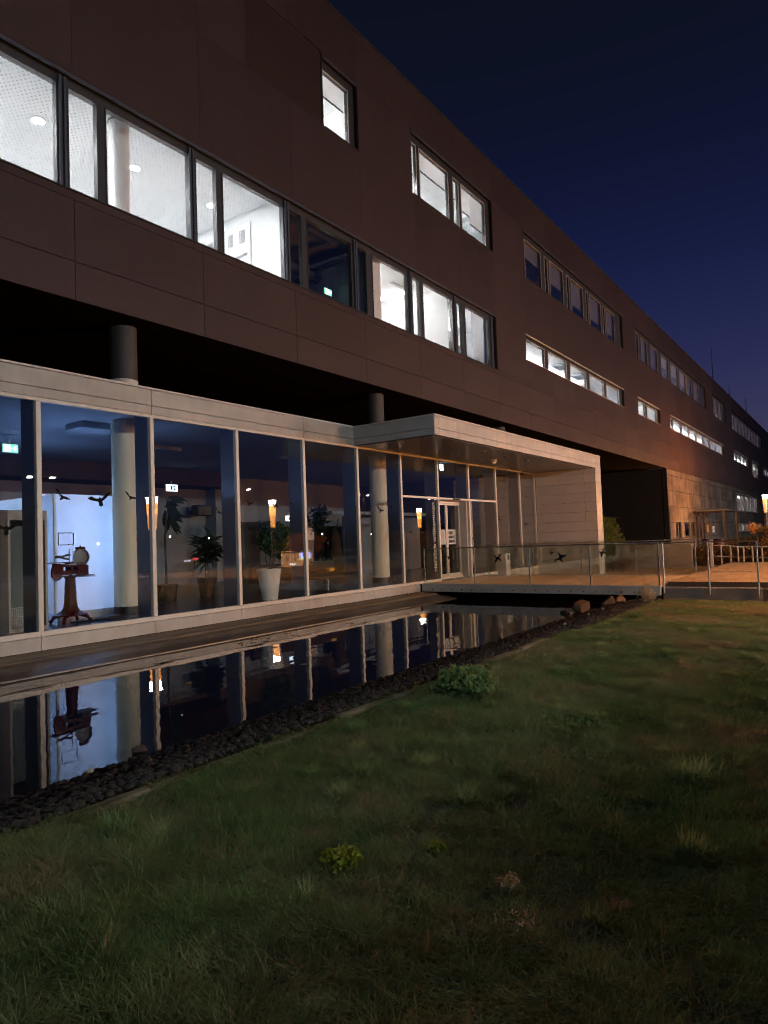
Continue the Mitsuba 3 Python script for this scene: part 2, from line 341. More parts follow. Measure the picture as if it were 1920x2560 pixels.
# windows: frame, mullions, panes, sill
GY = YF + 0.17
wkeys = []
for i, (x0, x1, z0, z1, panes, kind) in enumerate(WIN):
    k = num(B + '__window'); wkeys.append(k)
    fz0, fz1 = (z0 + 0.09, z1 - 0.20) if kind in ('ribbon', 'strip') else (z0 + 0.05, z1 - 0.28) if kind.startswith('upper') else (z0 + .06, z1 - .06)
    if kind == 'ribbon': fz1 = z1 - 0.2
    if kind in ('strip',): fz0, fz1 = z0 + 0.06, z1 - 0.17
    hole = unary_union([sg.box(a, fz0, b, fz1) for a, b in panes])
    fr = sg.box(x0 + .004, z0 + .004, x1 - .004, z1 - .004).difference(hole)
    put(k + '__frame', polyXZ(fr, GY - 0.05, GY + 0.05), 'mat_dark_frame')
    putm(k + '__bead', [polyXZ(sg.box(a - .022, fz0 - .022, b + .022, fz1 + .022).difference(sg.box(a, fz0, b, fz1)), GY - 0.066, GY - 0.049) for a, b in panes], 'mat_mullion' if kind != 'ribbon' else 'mat_dark_frame')
    if kind == 'ribbon':        # posts between the casements stand proud
        for xm in (3.27, 6.075, 8.785, 11.555, 14.21, 16.93, 19.68, 22.4):
            putm(k + '__post', (box(xm - .065, xm - .02, GY - 0.11, GY - 0.052, z0 + .01, z1 - .06), box(xm + .02, xm + .065, GY - 0.11, GY - 0.052, z0 + .01, z1 - .06)), 'mat_fin')
    for a, b in panes:
        put(k + '__pane', quad((a - .01, GY, fz0 - .01), (b + .01, GY, fz0 - .01), (b + .01, GY, fz1 + .01), (a - .01, GY, fz1 + .01)), 'mat_glass')
    if x0 < 50 or kind == 'strip':
        put(k + '__sill', box(x0 + .01, x1 - .01, YF - 0.035, GY - 0.052, z0 - 0.008, z0 + 0.003), 'mat_dark_frame' if kind != 'strip' else 'mat_mullion')
        put(k + '__top_rail', box(x0 + .01, x1 - .01, YF - 0.025, YF + 0.02, z1 - 0.055, z1 - 0.006), 'mat_fin' if kind != 'strip' else 'mat_mullion')

# rooms behind the windows (shell with white walls) and their lamps
YR0 = YF + 0.345
def room(x0, x1, z0, z1, depth, wall='mat_white_wall', ceil='mat_white_wall', floor='mat_room_floor'):
    k = num(B + '__room'); y1 = YR0 + depth
    sh = cat(quad((x0, y1, z0), (x1, y1, z0), (x1, y1, z1), (x0, y1, z1)), quad((x0, YR0, z0), (x0, y1, z0), (x0, y1, z1), (x0, YR0, z1)), quad((x1, YR0, z0), (x1, y1, z0), (x1, y1, z1), (x1, YR0, z1)))
    put(k + '__wall', sh, wall)
    put(k + '__ceiling', quad((x0, YR0, z1), (x1, YR0, z1), (x1, y1, z1), (x0, y1, z1)), ceil)
    put(k + '__floor', quad((x0, YR0, z0), (x1, YR0, z0), (x1, y1, z0), (x0, y1, z0)), floor)
    return k
def spot(x, y, z, L, r=0.11, label='', group=None):
    k = thing('ceiling_spotlight', label, 'ceiling light', group)
    put(k + '__ring', lathe([(r, -0.012), (r + .03, -0.012), (r + .03, 0.0), (r, 0.0), (r, -0.012)], (x, y, z - .002), 28), 'mat_white_paint')
    m = lathe([(0, 0), (r, 0)], (0, 0, 0), 24)
    v = np.array(m.vertices); f = np.array(m.faces)
    nz = np.cross(v[f[0, 1]] - v[f[0, 0]], v[f[0, 2]] - v[f[0, 0]])[2]
    if nz > 0: f = f[:, ::-1]
    put(k + '__lens', trimesh.Trimesh(v + [x, y, z - .008], f, process=False), 'mat_white_paint', emit=glow(*[L * c for c in ROOM], w=1.2))
    return k
def tube_lamp(p0, p1, r, L, label, col=ROOM, housing=True, name='linear_ceiling_lamp', cat_='ceiling light', group=None, wt=1.3):
    k = thing(name, label, cat_, group)
    put(k + '__tube', cyl(p0, p1, r, 10), 'mat_white_paint', emit=glow(*[L * c for c in col], w=wt))
    p0, p1 = np.array(p0), np.array(p1); q = np.array([0, 0, r + .012])
    if housing: put(k + '__housing', cyl(p0 + q * 1.6, p1 + q * 1.6, r * .7, 8), 'mat_white_paint')
    return k
# big bright room with perforated ceiling
room(0.4, 11.62, 5.2, 8.30, 5.5, ceil='mat_perforated')
for i, x in enumerate((2.4, 4.5, 6.6, 8.71, 10.83)):
    spot(x, 12.47, 8.30, 1650.0, label=['round spotlight in the ceiling outside the left picture edge', 'round spotlight near the left edge of the first-floor ceiling', 'bright round spotlight behind the leftmost large first-floor window', 'bright round spotlight right of the round column on the first floor', 'bright round spotlight above the large black and white photograph'][i], group='spotlights in the perforated ceiling')
k = thing('room_column', 'white round column standing inside the bright first-floor room', 'column')
put(k + '__shaft', cyl((7.6, 11.36, 5.2), (7.6, 11.36, 8.295), 0.19, 32), 'mat_white_paint', 40)
put(k + '__collar', lathe([(0.19, 0), (0.205, 0), (0.205, .012), (.19, .012), (.19, 0)], (7.6, 11.36, 8.283), 32), 'mat_dark_frame')
# black and white street photograph on the partition
k = thing('wall_picture', 'large unframed black and white photograph of a street on the white partition', 'picture')
def px(): return 11.60
put(k + '__canvas', box(11.585, 11.612, 11.95, 13.9, 6.2, 8.02), 'mat_white_paint')
g = np.random.default_rng(3)
sil = []
for yy in (12.12, 12.55, 12.95, 13.3, 13.62): sil.append(box(11.578, 11.586, yy, yy + .14, 7.55, 7.88)); sil.append(box(11.578, 11.586, yy + .16, yy + .2, 7.55, 7.88))
sil.append(polyYZ(sg.Polygon([(12.05, 7.28), (13.6, 7.18), (13.7, 7.1), (12.05, 7.2)]), 11.578, 11.586))
for yy in np.arange(12.0, 13.85, .12):
    h = 6.42 + .35 * g.random(); sil.append(box(11.5785, 11.586, yy, yy + .09, 6.21, h)); sil.append(cyl((11.5785, yy + .045, h + .05), (11.586, yy + .045, h + .05), .055, 12))
put(k + '__print', cat(*sil), diffuse('mat_print', (0.22, 0.22, 0.23)))
# dark room with exit sign
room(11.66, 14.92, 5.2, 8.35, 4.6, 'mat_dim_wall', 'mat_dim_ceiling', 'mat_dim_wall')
def exit_sign(x, y, z, w_, h_, label, green=True, L=2.0, rot=0.0, face=-1):
    k = thing('exit_sign', label, 'exit sign', 'emergency exit signs')
    M = T
    def loc(m):
        m = m.copy(); m.apply_transform(trimesh.transformations.rotation_matrix(rot, [0, 0, 1])); m.apply_translation((x, y, z)); return m
    put(k + '__housing', loc(cat(box(-w_ / 2 - .01, w_ / 2 + .01, 0.004, .05, -h_ / 2 - .01, h_ / 2 + .01), box(-.01, .01, .02, .04, h_ / 2, h_ / 2 + .12))), 'mat_white_paint')
    if green:
        put(k + '__face', loc(box(-w_ / 2, w_ / 2, -.004, .003, -h_ / 2, h_ / 2)), 'mat_white_paint', emit=glow(.05 * L, .85 * L, .38 * L))
        q = h_ / 2 * .78; cx = -w_ * .22
        man = sg.Polygon([(cx - q, -q), (cx + q, -q), (cx + q, q), (cx - q, q)])
        man = man.difference(unary_union([sg.Point(cx + .2 * q, .55 * q).buffer(.17 * q), sg.LineString([(cx + .1 * q, .3 * q), (cx - .1 * q, -.2 * q), (cx + .25 * q, -.5 * q), (cx + .2 * q, -.9 * q)]).buffer(.1 * q), sg.LineString([(cx - .1 * q, -.2 * q), (cx - .4 * q, -.6 * q), (cx - .8 * q, -.6 * q)]).buffer(.09 * q), sg.LineString([(cx - .5 * q, .1 * q), (cx + .05 * q, .3 * q), (cx + .5 * q, .05 * q)]).buffer(.08 * q)]))
        ax = w_ * .24
        arrow = unary_union([sg.LineString([(ax - q * .8, 0), (ax + q * .7, 0)]).buffer(.14 * q, cap_style=2), sg.LineString([(ax + q * .1, q * .6), (ax + q * .75, 0), (ax + q * .1, -q * .6)]).buffer(.13 * q, cap_style=2)])
        put(k + '__pictogram', loc(polyXZ(unary_union([man, arrow]), -.009, -.005)), 'mat_white_paint', emit=glow(1.5 * L, 1.7 * L, 1.6 * L))
    else:
        put(k + '__face', loc(box(-w_ / 2, w_ / 2, -.004, .003, -h_ / 2, h_ / 2)), 'mat_white_paint', emit=glow(.75 * L, .95 * L, 1.15 * L, w=0.15))
        put(k + '__pictogram', loc(polyXZ(unary_union([sg.box(-w_ * .1, -h_ * .3, w_ * .02, h_ * .3), sg.box(w_ * .12, -h_ * .3, w_ * .3, -h_ * .05), sg.box(w_ * .12, h_ * .05, w_ * .3, h_ * .3)]), -.009, -.005)), diffuse('mat_sign_green', (.05, .5, .35)) if 'mat_sign_green' not in scene else 'mat_sign_green')
    return k
exit_sign(14.5, 11.9, 7.06, .30, .17, 'glowing green and white exit sign behind the unlit first-floor window', True, 3.0)
k = thing('fluorescent_fitting', 'unlit hanging louvred light fitting behind the dark first-floor window', 'light fitting')
put(k + '__housing', cat(box(14.62, 14.82, 11.3, 12.7, 7.98, 8.06), cyl((14.72, 11.5, 8.06), (14.72, 11.5, 8.35), .01, 6), cyl((14.72, 12.5, 8.06), (14.72, 12.5, 8.35), .01, 6)), 'mat_grey_wall')
for q in range(12): put(k + '__louvre', box(14.63, 14.81, 11.32 + q * .115, 11.335 + q * .115, 7.93, 7.979), 'mat_chrome')
k = thing('fluorescent_fitting', 'pale light fitting against the ceiling at the top of the dark window', 'light fitting')
put(k + '__housing', box(13.1, 14.3, 11.2, 11.42, 8.2, 8.3), 'mat_grey_wall')
k = thing('air_duct', 'grey round air duct hanging under the ceiling of the dark room', 'duct')
put(k, cat(cyl((11.8, 12.6, 7.75), (14.9, 12.6, 7.75), .14, 20), cyl((13.0, 12.6, 7.9), (13.0, 12.6, 8.35), .012, 6)), 'mat_fin', 40)
# warm white offices
room(14.98, 19.62, 5.2, 8.42, 5.0, ceil='mat_white_wall')
put(B + '__room_002__pier', box(15.0, 15.75, YR0 + .02, YR0 + .5, 5.2, 8.41), 'mat_white_wall')
tube_lamp((18.9, 12.1, 8.35), (18.9, 13.3, 8.35), .035, 380.0, 'linear ceiling lamp in the warm white first-floor office', (1.0, .95, .88))
tube_lamp((17.0, 11.9, 8.37), (17.0, 13.1, 8.37), .035, 380.0, 'linear ceiling lamp left of the air grille in the warm white office', (1.0, .95, .88))
k = thing('air_grille', 'slim grey air grille in the white office ceiling', 'vent'); put(k, box(17.95, 18.85, 12.0, 12.14, 8.395, 8.415), 'mat_grey_wall')
room(19.66, 24.6, 5.2, 8.42, 5.0)
tube_lamp((20.6, 12.75, 8.2), (23.4, 12.75, 8.2), .04, 230.0, 'linear lamp behind the rightmost window of the first-floor ribbon', (.95, .98, 1.0))
put(B + '__room_003__pier', box(22.3, 22.9, YR0 + .02, YR0 + .5, 5.2, 8.41), 'mat_white_wall')
k = thing('window_shelf', 'white shelf unit standing behind the rightmost ribbon window', 'shelf'); put(k, cat(box(20.5, 21.9, 11.6, 12.0, 5.2, 6.95), box(20.46, 21.94, 11.56, 12.04, 6.95, 6.98)), 'mat_grey_wall')
# upper rooms
room(12.6, 15.2, 9.7, 12.7, 4.0)
tube_lamp((13.0, 12.6, 12.62), (14.9, 12.6, 12.62), .04, 260.0, 'linear lamp behind the single top-floor window', (.97, .98, 1.0))
put(B + '__room_004__door', box(13.9, 14.8, YR0 + 3.93, YR0 + 3.98, 9.7, 11.8), diffuse('mat_pale_wood', (.62, .55, .45)))
room(16.9, 22.9, 9.7, 12.97, 5.0, ceil='mat_tile_ceiling')
put(B + '__room_005__grey_wall', quad((22.88, YR0, 9.75), (22.88, YR0 + 1.6, 9.75), (22.88, YR0 + 1.6, 12.36), (22.88, YR0, 12.36)), 'mat_grey_wall')
spot(17.3, 11.25, 11.35, 900.0, .13, 'dazzling lamp behind the narrow left pane of the top-floor window group')
tube_lamp((18.0, 13.2, 12.9), (22.0, 13.2, 12.9), .04, 260.0, 'long lamp on the ceiling behind the lit top-floor windows', (.95, 1.0, .98))
def text_on_x(txt, h, x, y_left, z, depth=.006, bold=True):
    m = meshkit.text_mesh(txt, h, depth, bold); v = np.array(m.vertices)      # reads along -y, faces -x
    return trimesh.Trimesh(np.stack([x - v[:, 2], y_left - v[:, 0], z + v[:, 1]], 1), m.faces, process=False)
k = thing('wall_lettering', 'white letters on the grey partition behind the right pane of the lit top-floor windows', 'lettering')
t1 = text_on_x('Zusammen', .17, 22.872, 12.30, 12.02); t1.apply_translation((0, 11.39 - t1.bounds[0][1], 0))
t2 = text_on_x('nachhaltig', .20, 22.872, 12.30, 11.68); t2.apply_translation((0, 11.27 - t2.bounds[0][1], 0))
put(k + '__upper_line', t1, diffuse('mat_letter_white', (.88, .88, .88))); put(k + '__lower_line', t2, 'mat_letter_white')
k = thing('window_plant', 'spiky green plant on the sill behind the narrow left top-floor pane', 'plant')
pl = []
for q in range(16):
    a = rng.uniform(0, 6.28); L = rng.uniform(.25, .4)
    pl.append(tube([(17.4, 11.1, 10.72), (17.4 + .5 * L * math.cos(a) * .5, 11.1 + .5 * L * math.sin(a) * .5, 10.72 + .6 * L), (17.4 + L * .8 * math.cos(a), 11.1 + L * .8 * math.sin(a), 10.72 + .8 * L)], [.008, .006, .002], 4))
put(k + '__leaves', cat(*pl), 'mat_leaf_green'); put(k + '__pot', cyl((17.4, 11.1, 10.6), (17.4, 11.1, 10.73), .06, 14), 'mat_white_pot')
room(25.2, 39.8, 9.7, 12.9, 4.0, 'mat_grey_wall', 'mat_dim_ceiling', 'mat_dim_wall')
tube_lamp((27, 13.5, 12.8), (38, 13.5, 12.8), .03, .9, 'faint lamp behind the dark five-pane top-floor windows', (1.0, .98, .95), wt=.5)
room(25.2, 39.8, 6.3, 8.7, 5.0, ceil='mat_tile_ceiling')
tube_lamp((26.5, 12.9, 8.6), (38.5, 12.9, 8.6), .045, 210.0, 'row of ceiling lamps behind the five-pane window strip', (.92, 1.0, 1.0))
for q, x in enumerate((27.2, 33.6, 36.4)):
    k = thing('ceiling_cassette', ['grey air cassette in the ceiling behind the first pane of the five-pane strip', 'grey air cassette in the ceiling behind the third pane of the five-pane strip', 'grey air cassette in the ceiling behind the fourth pane of the five-pane strip'][q], 'ceiling unit', 'air cassettes in the ceiling')
    put(k + '__panel', box(x - .6, x + .6, 11.9, 12.5, 8.58, 8.66), 'mat_grey_wall'); put(k + '__grille', box(x - .4, x + .4, 12.0, 12.4, 8.565, 8.579), 'mat_dim_wall')
room(42.0, 48.4, 6.3, 8.7, 4.5, ceil='mat_tile_ceiling')
tube_lamp((42.8, 12.6, 8.6), (47.6, 12.6, 8.6), .045, 260.0, 'ceiling lamp behind the two-pane window strip', (.92, 1.0, .98))
room(50.4, 75.0, 6.3, 8.8, 4.5, ceil='mat_tile_ceiling')
tube_lamp((51, 12.6, 8.7), (74, 12.6, 8.7), .045, 200.0, 'row of ceiling lamps behind the eight-pane window strip', (.9, 1.0, .97))
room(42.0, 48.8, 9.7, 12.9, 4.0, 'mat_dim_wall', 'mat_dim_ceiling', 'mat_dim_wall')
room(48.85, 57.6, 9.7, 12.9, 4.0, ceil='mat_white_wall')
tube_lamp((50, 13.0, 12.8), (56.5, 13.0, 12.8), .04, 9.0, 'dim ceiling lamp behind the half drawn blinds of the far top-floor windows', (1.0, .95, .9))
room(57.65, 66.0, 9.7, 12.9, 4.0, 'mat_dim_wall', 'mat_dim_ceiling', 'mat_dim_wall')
room(68.0, 108.0, 9.7, 12.9, 4.0, ceil='mat_white_wall')
tube_lamp((69, 12.9, 12.8), (100, 12.9, 12.8), .04, 2.6, 'dim ceiling lamps behind the farthest top-floor windows', (1.0, .97, .9))
room(79.9, 118.5, 6.0, 8.8, 4.5, ceil='mat_white_wall')
tube_lamp((81, 12.6, 8.7), (117, 12.6, 8.7), .045, 190.0, 'row of ceiling lamps behind the farthest first-floor windows', (.88, 1.0, .93))
room(79.6, 103.0, -1.4, 4.0, 4.5, ceil='mat_white_wall')
tube_lamp((81, 12.8, 3.9), (101, 12.8, 3.9), .05, 170.0, 'row of lamps behind the tall ground-floor window by the street lamp', (.86, 1.0, .86))
room(50.0, 58.3, -1.4, 2.0, 4.0, 'mat_dim_wall', 'mat_dim_ceiling', 'mat_dim_wall')
# roller blinds
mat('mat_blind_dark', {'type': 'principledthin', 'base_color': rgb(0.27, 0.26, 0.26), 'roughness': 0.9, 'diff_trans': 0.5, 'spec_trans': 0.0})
def blind(x0, x1, ztop, zbot, m='mat_blind'):
    k = num(B + '__blind')
    y = GY + 0.09
    put(k, quad((x0, y, zbot), (x1, y, zbot), (x1, y, ztop), (x0, y, ztop)), m)
    put(k + '__bar', box(x0, x1, y - .012, y + .012, zbot - .03, zbot), 'mat_dark_frame')
for a, b, z in [(13.03, 14.13, 11.66), (17.18, 17.6, 11.42), (17.75, 19.6, 11.75), (19.9, 20.3, 11.72), (20.47, 21.34, 11.5), (21.36, 22.3, 11.25)]: blind(a, b, 12.34, z)
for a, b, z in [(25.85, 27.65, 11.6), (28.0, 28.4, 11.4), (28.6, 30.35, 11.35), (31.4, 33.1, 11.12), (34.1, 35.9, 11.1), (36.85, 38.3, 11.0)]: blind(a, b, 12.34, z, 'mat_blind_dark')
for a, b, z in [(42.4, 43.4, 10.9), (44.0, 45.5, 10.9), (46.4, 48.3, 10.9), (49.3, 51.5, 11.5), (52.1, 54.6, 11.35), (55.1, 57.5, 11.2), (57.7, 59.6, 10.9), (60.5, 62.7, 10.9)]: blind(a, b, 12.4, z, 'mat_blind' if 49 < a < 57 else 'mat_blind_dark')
putm(B + '__drawn_blind', ([quad((a, GY + .1, 10.7), (a + 1.3, GY + .1, 10.7), (a + 1.3, GY + .1, 12.4), (a, GY + .1, 12.4)) for a in (70.6, 73.0, 83.4, 86.2, 91.8, 97.2, 99.9)]), 'mat_blind')
# far ground floor door and its glass porch
k = B + '__door'
put(k, box(59.05, 61.55, YF + .15, YF + .2, -1.45, .96), 'mat_fin'); put(k + '__pane', box(59.3, 60.2, YF + .14, YF + .149, -1.2, .8), 'mat_glass'); put(k + '__pane', box(60.4, 61.3, YF + .14, YF + .149, -1.2, .8), 'mat_glass')
P = thing('entrance_porch', 'small glazed porch on thin dark posts before the far side door', 'porch')
put(P + '__roof', cat(box(56.5, 63.2, 8.25, 10.5, 1.33, 1.42)), 'mat_dark_frame')
for x, y in ((56.6, 8.4), (62.8, 8.4), (56.6, 10.3), (59.4, 10.3)): put(P + '__post', box(x - .06, x + .06, y - .06, y + .06, -1.5, 1.33), 'mat_black')
put(P + '__glass_side', quad((56.6, 8.5, -1.3), (56.6, 10.2, -1.3), (56.6, 10.2, 1.3), (56.6, 8.5, 1.3)), 'mat_glass')
put(P + '__glass_brace', quad((54.0, 10.45, 1.3), (56.5, 10.45, .5), (56.5, 10.45, 1.33), (56.5, 10.45, 1.35)), 'mat_glass')
k = thing('notice', 'small white notice fixed to the wall right of the porch', 'sign'); put(k, box(64.6, 65.5, YF - .07, YF - .045, -.35, .2), 'mat_white_paint')
k = thing('notice', 'small orange notice on the wall inside the porch', 'sign'); put(k, box(62.0, 62.8, YF - .07, YF - .045, -.3, .3), diffuse('mat_orange_sheet', (.5, .28, .08)))
for q, (x, z1) in enumerate([(73.6, 18.1), (84.0, 16.0), (97.8, 16.7)]):
    k = thing('roof_rod', ['tallest thin lightning rod on the roof', 'middle thin lightning rod on the roof', 'farthest thin lightning rod on the roof'][q], 'lightning rod', 'rods on the roof edge')
    put(k, cyl((x, YF + .6, 14.0), (x, YF + .6, z1), .05, 6, .02), 'mat_dark_frame')

# ================================================================ PAVILION WITH CANOPY
V = 'glass_pavilion'
labels[V] = {'label': 'low glass-fronted lobby with pale metal fascia and projecting entrance canopy', 'category': 'building'}
MX = [-2.6, -.7, 1.3, 3.25, 5.21, 7.19, 9.15, 11.105, 13.05, 14.955, 16.88, 18.77, 20.7, 22.67]
XR = 24.08
FL = -1.22
def joint_shrink(a, b, e=.004): return a + e, b - e
fx = [-4.6, -.7, 3.25, 7.19, 11.11, 12.93]
for a, b in zip(fx[:-1], fx[1:]):
    put(V + '__fascia_panel', cbox(a + .005, b - (.005 if b < 12.9 else 0), 9.955, 10.0, 2.335, 2.482, .003), 'mat_aluminium_panel')
    put(V + '__fascia_panel', cbox(a + .005, b - (.005 if b < 12.9 else 0), 9.955, 10.0, 2.490, 2.765, .003), 'mat_aluminium_panel')
for a, b in ((7.672, 8.846), (8.854, 9.954)):
    put(V + '__fascia_panel', cbox(12.93, 12.975, a, b, 2.335, 2.482, .003), 'mat_portal_panel')
    put(V + '__fascia_panel', cbox(12.93, 12.975, a, b, 2.490, 2.765, .003), 'mat_portal_panel')
for a, b in ((12.94, 13.128), (13.136, 17.006), (17.014, 20.956), (20.964, 24.286), (24.294, 24.72)):
    put(V + '__fascia_panel', cbox(a, b, 7.666, 7.71, 2.335, 2.482, .003), 'mat_aluminium_panel')
    put(V + '__fascia_panel', cbox(a, b, 7.666, 7.71, 2.490, 2.765, .003), 'mat_aluminium_panel')
cap = unary_union([sg.box(-4.6, 9.94, 12.92, 10.12), sg.box(12.92, 7.65, 24.735, 7.80), sg.box(12.92, 7.65, 13.06, 10.12), sg.box(24.6, 7.65, 24.735, 10.5)])
m = trimesh.creation.extrude_polygon(cap, .03, engine='earcut'); m.apply_translation((0, 0, 2.772)); put(V + '__roof_cap', m, 'mat_mullion')
putm(V + '__roof', (box(-4.6, 24.7, 10.02, 19.9, 2.62, 2.76), box(12.98, 24.7, 7.72, 10.02, 2.62, 2.76)), 'mat_soffit')
putm(V + '__fascia_backing', (box(-4.6, 12.93, 10.001, 10.03, 2.33, 2.77), box(12.976, 24.7, 7.711, 7.74, 2.336, 2.77), box(12.976, 13.0, 7.74, 10.0, 2.336, 2.77)), 'mat_joint')
for q in range(11):
    y0 = 7.75 + q * .2; put(V + '__soffit_plank', cbox(13.0, 24.08, y0 + .003, y0 + .197, 2.318, 2.334, .004), 'mat_plank_ceiling')
# portal wall on the right end
pz = [2.335, 2.154, 1.809, 1.463, 1.115, .768, .421, .075, -.271, -.618, -.965, -1.31, -1.6]
for z1, z0 in zip(pz[:-1], pz[1:]):
    for a, b in ((7.71, 8.085), (8.093, 9.95)):
        put(V + '__portal_panel', cbox(24.09, 24.13, a, b, z0 + .004, z1 - .004, .003), 'mat_portal_panel')
    put(V + '__portal_front_panel', cbox(24.10, 24.72, 7.668, 7.709, z0 + .004, z1 - .004, .003), 'mat_aluminium_panel')
    put(V + '__portal_inner_panel', cbox(24.09, 24.13, 10.06, 13.5, z0 + .004, z1 - .004, .003), 'mat_portal_panel')
put(V + '__portal_core', box(24.131, 24.72, 7.71, 19.9, -1.6, 2.62), 'mat_joint')
# mullions, fins, rails, panes
for i, x in enumerate(MX):
    put(V + '__mullion', cbox(x - .04, x + .04, 9.955, 10.03, -1.165, 2.275, .006), 'mat_mullion')
    put(V + '__fin', box(x - .035, x + .035, 10.031, 10.41, FL, 2.44), 'mat_fin')
put(V + '__mullion', cbox(XR - .05, XR - .01, 9.955, 10.03, -1.165, 2.275, .006), 'mat_mullion')
def rail(a, b, z0, z1): put(V + '__rail', cbox(a, b, 9.958, 10.028, z0, z1, .005), 'mat_mullion')
edges = MX + [XR]
for a, b in zip(edges[:-1], edges[1:]):
    rail(a + .0, b + .0, 2.276, 2.332)
    if abs(a - 16.88) > .1: rail(a, b, -1.245, -1.166)
    if 14.9 < a < 20: rail(a + .04, b - .04, 1.135, 1.195)
    if abs(a - 16.88) < .1:
        spans = [(1.195, 2.276)]
    elif 14.9 < a < 20: spans = [(-1.166, 1.135), (1.195, 2.276)]
    else: spans = [(-1.166, 2.276)]
    for z0, z1 in spans:
        ta = -.0045 if abs(a - 7.19) < .1 else float(rng.normal() * .0010)
        q_ = quad((a + .035, 0, z0), (b - .035, 0, z0), (b - .035, 0, z1), (a + .035, 0, z1)); v_ = np.array(q_.vertices)
        v_[:, 1] = 10.0 + (v_[:, 0] - (a + b) / 2) * ta + (v_[:, 2] - (z0 + z1) / 2) * float(rng.normal() * .0007); q_.vertices = v_
        put(V + '__pane', q_, 'mat_glass')
for a, b in zip([-2.6] + [x for x in MX[1:8]], MX[1:8] + [15.72]):
    put(V + '__base_panel', cbox(a + .003, b - .003, 9.965, 10.0, -1.45, -1.252, .003), 'mat_aluminium_panel')
put(V + '__base_panel', cbox(19.65, 24.08, 9.965, 10.0, -1.52, -1.252, .003), 'mat_aluminium_panel')
put(V + '__base_core', box(-2.6, 24.08, 10.001, 10.25, -1.9, -1.246), 'mat_joint')
# recessed sliding door
D = V + '__door'
putm(D + '__jamb', (box(18.66, 18.73, 10.03, 10.36, FL, 1.13), box(16.92, 16.99, 10.03, 10.36, FL, 1.13)), 'mat_portal_panel')
put(D + '__header', box(16.92, 18.73, 10.03, 10.36, 1.136, 1.19), 'mat_mullion'); put(D + '__track', box(16.99, 18.66, 10.24, 10.33, 1.06, 1.13), 'mat_mullion')
put(D + '__threshold', box(16.99, 18.66, 10.22, 10.36, FL, -1.15), 'mat_mullion')
for a, b in ((17.0, 17.83), (17.85, 18.65)):
    fr = sg.box(a, -1.148, b, 1.058).difference(sg.box(a + .05, -1.08, b - .05, 1.0))
    put(D + '__leaf', polyXZ(fr, 10.27, 10.31), 'mat_mullion')
    put(D + '__pane', quad((a + .05, 10.29, -1.08), (b - .05, 10.29, -1.08), (b - .05, 10.29, 1.0), (a + .05, 10.29, 1.0)), 'mat_glass')
put(D + '__sensor', cbox(17.7, 18.05, 9.88, 9.955, 1.14, 1.18, .01), 'mat_black')
# lobby shell
put(V + '__floor', box(-4.6, 24.1, 10.25, 19.9, -1.4, FL), 'mat_lobby_floor')
put(V + '__floor', box(-4.6, 24.1, 10.03, 10.25, -1.246, FL - .002), 'mat_lobby_floor')
put(V + '__ceiling', box(-4.6, 24.1, 10.03, 18.4, 2.45, 2.5), 'mat_lobby_ceiling')
putm(V + '__back_wall', (box(-4.6, 24.1, 18.4, 18.6, FL, 2.45), box(-4.8, -4.6, 10.0, 18.6, -1.4, 2.6)), 'mat_lobby_wall')
put(V + '__bulkhead', box(8.0, 15.6, 17.2, 18.4, 1.95, 2.449), 'mat_lobby_dark')
put(V + '__pilaster', box(15.4, 15.68, 17.9, 18.4, FL, 1.95), 'mat_lobby_wall')
for a, b, z in ((15.78, 16.12, 1.08), (16.9, 17.85, .85), (20.3, 21.6, 1.0)):
    put(V + '__inner_door', box(a, b, 18.34, 18.4, FL, z), 'mat_lobby_dark')
put(V + '__inner_beam', box(17.5, 24.08, 14.5, 14.7, .93, 1.05), 'mat_lobby_wall')
putm(V + '__inner_partition', (box(19.0, 24.08, 15.2, 15.3, FL, .93), box(16.4, 17.3, 15.2, 15.3, FL, .93)), 'mat_lobby_wall')
for q, x in enumerate((7.6, 15.83, 24.07)):
    k = thing('round_column', ['round pale column near the left end of the lobby behind the red slicer', 'round pale column in the lobby left of the entrance door', 'round column rising behind the right part of the canopy roof'][q], 'column', 'round columns through the lobby roof')
    if q < 2:
        put(k + '__shaft', cyl((x, 11.36, FL + .16), (x, 11.36, 2.449), .25, 40), 'mat_column', 40)
        put(k + '__base_ring', cyl((x, 11.36, FL), (x, 11.36, FL + .159), .252, 40), 'mat_black', 40)
    put(k + '__sleeve', cyl((x, 11.36, 2.76), (x, 11.36, 3.22), .258, 40), 'mat_mullion', 40)
    put(k + '__upper_shaft', cyl((x, 11.36, 2.8), (x, 11.36, 4.25), .25, 40), principled('mat_upper_column', (.028, .026, .025), .6) if q == 0 else 'mat_upper_column', 40)
# door lettering (vertical, reads upwards)
def vtext(txt, h, x, z0, y):
    m = meshkit.text_mesh(txt, h, .003, True); v = np.array(m.vertices)
    return trimesh.Trimesh(np.stack([x - v[:, 1], y - v[:, 2], z0 + v[:, 0]], 1), m.faces, process=False)
for q, (x, z) in enumerate(((16.68, -.96), (18.99, -.87))):
    k = thing('door_lettering', ['pale vertical welcome lettering on the glass left of the entrance door', 'pale vertical welcome lettering on the glass right of the entrance door'][q], 'lettering', 'welcome lettering beside the door')
    m = vtext('Herzlich willkommen', .15, x, 0, 9.994); s = 1.98 / (m.bounds[1][2] - m.bounds[0][2]); v = np.array(m.vertices); v[:, 2] = v[:, 2] * s + z; m.vertices = v
    put(k, m, diffuse('mat_vinyl', (.42, .40, .36)) if q == 0 else 'mat_vinyl')
k = thing('door_poster', 'white poster with rows of dark letters behind the entrance door', 'poster')
put(k + '__sheet', box(17.62, 18.62, 10.42, 10.43, -.2, .26), 'mat_white_paint')
ink = []
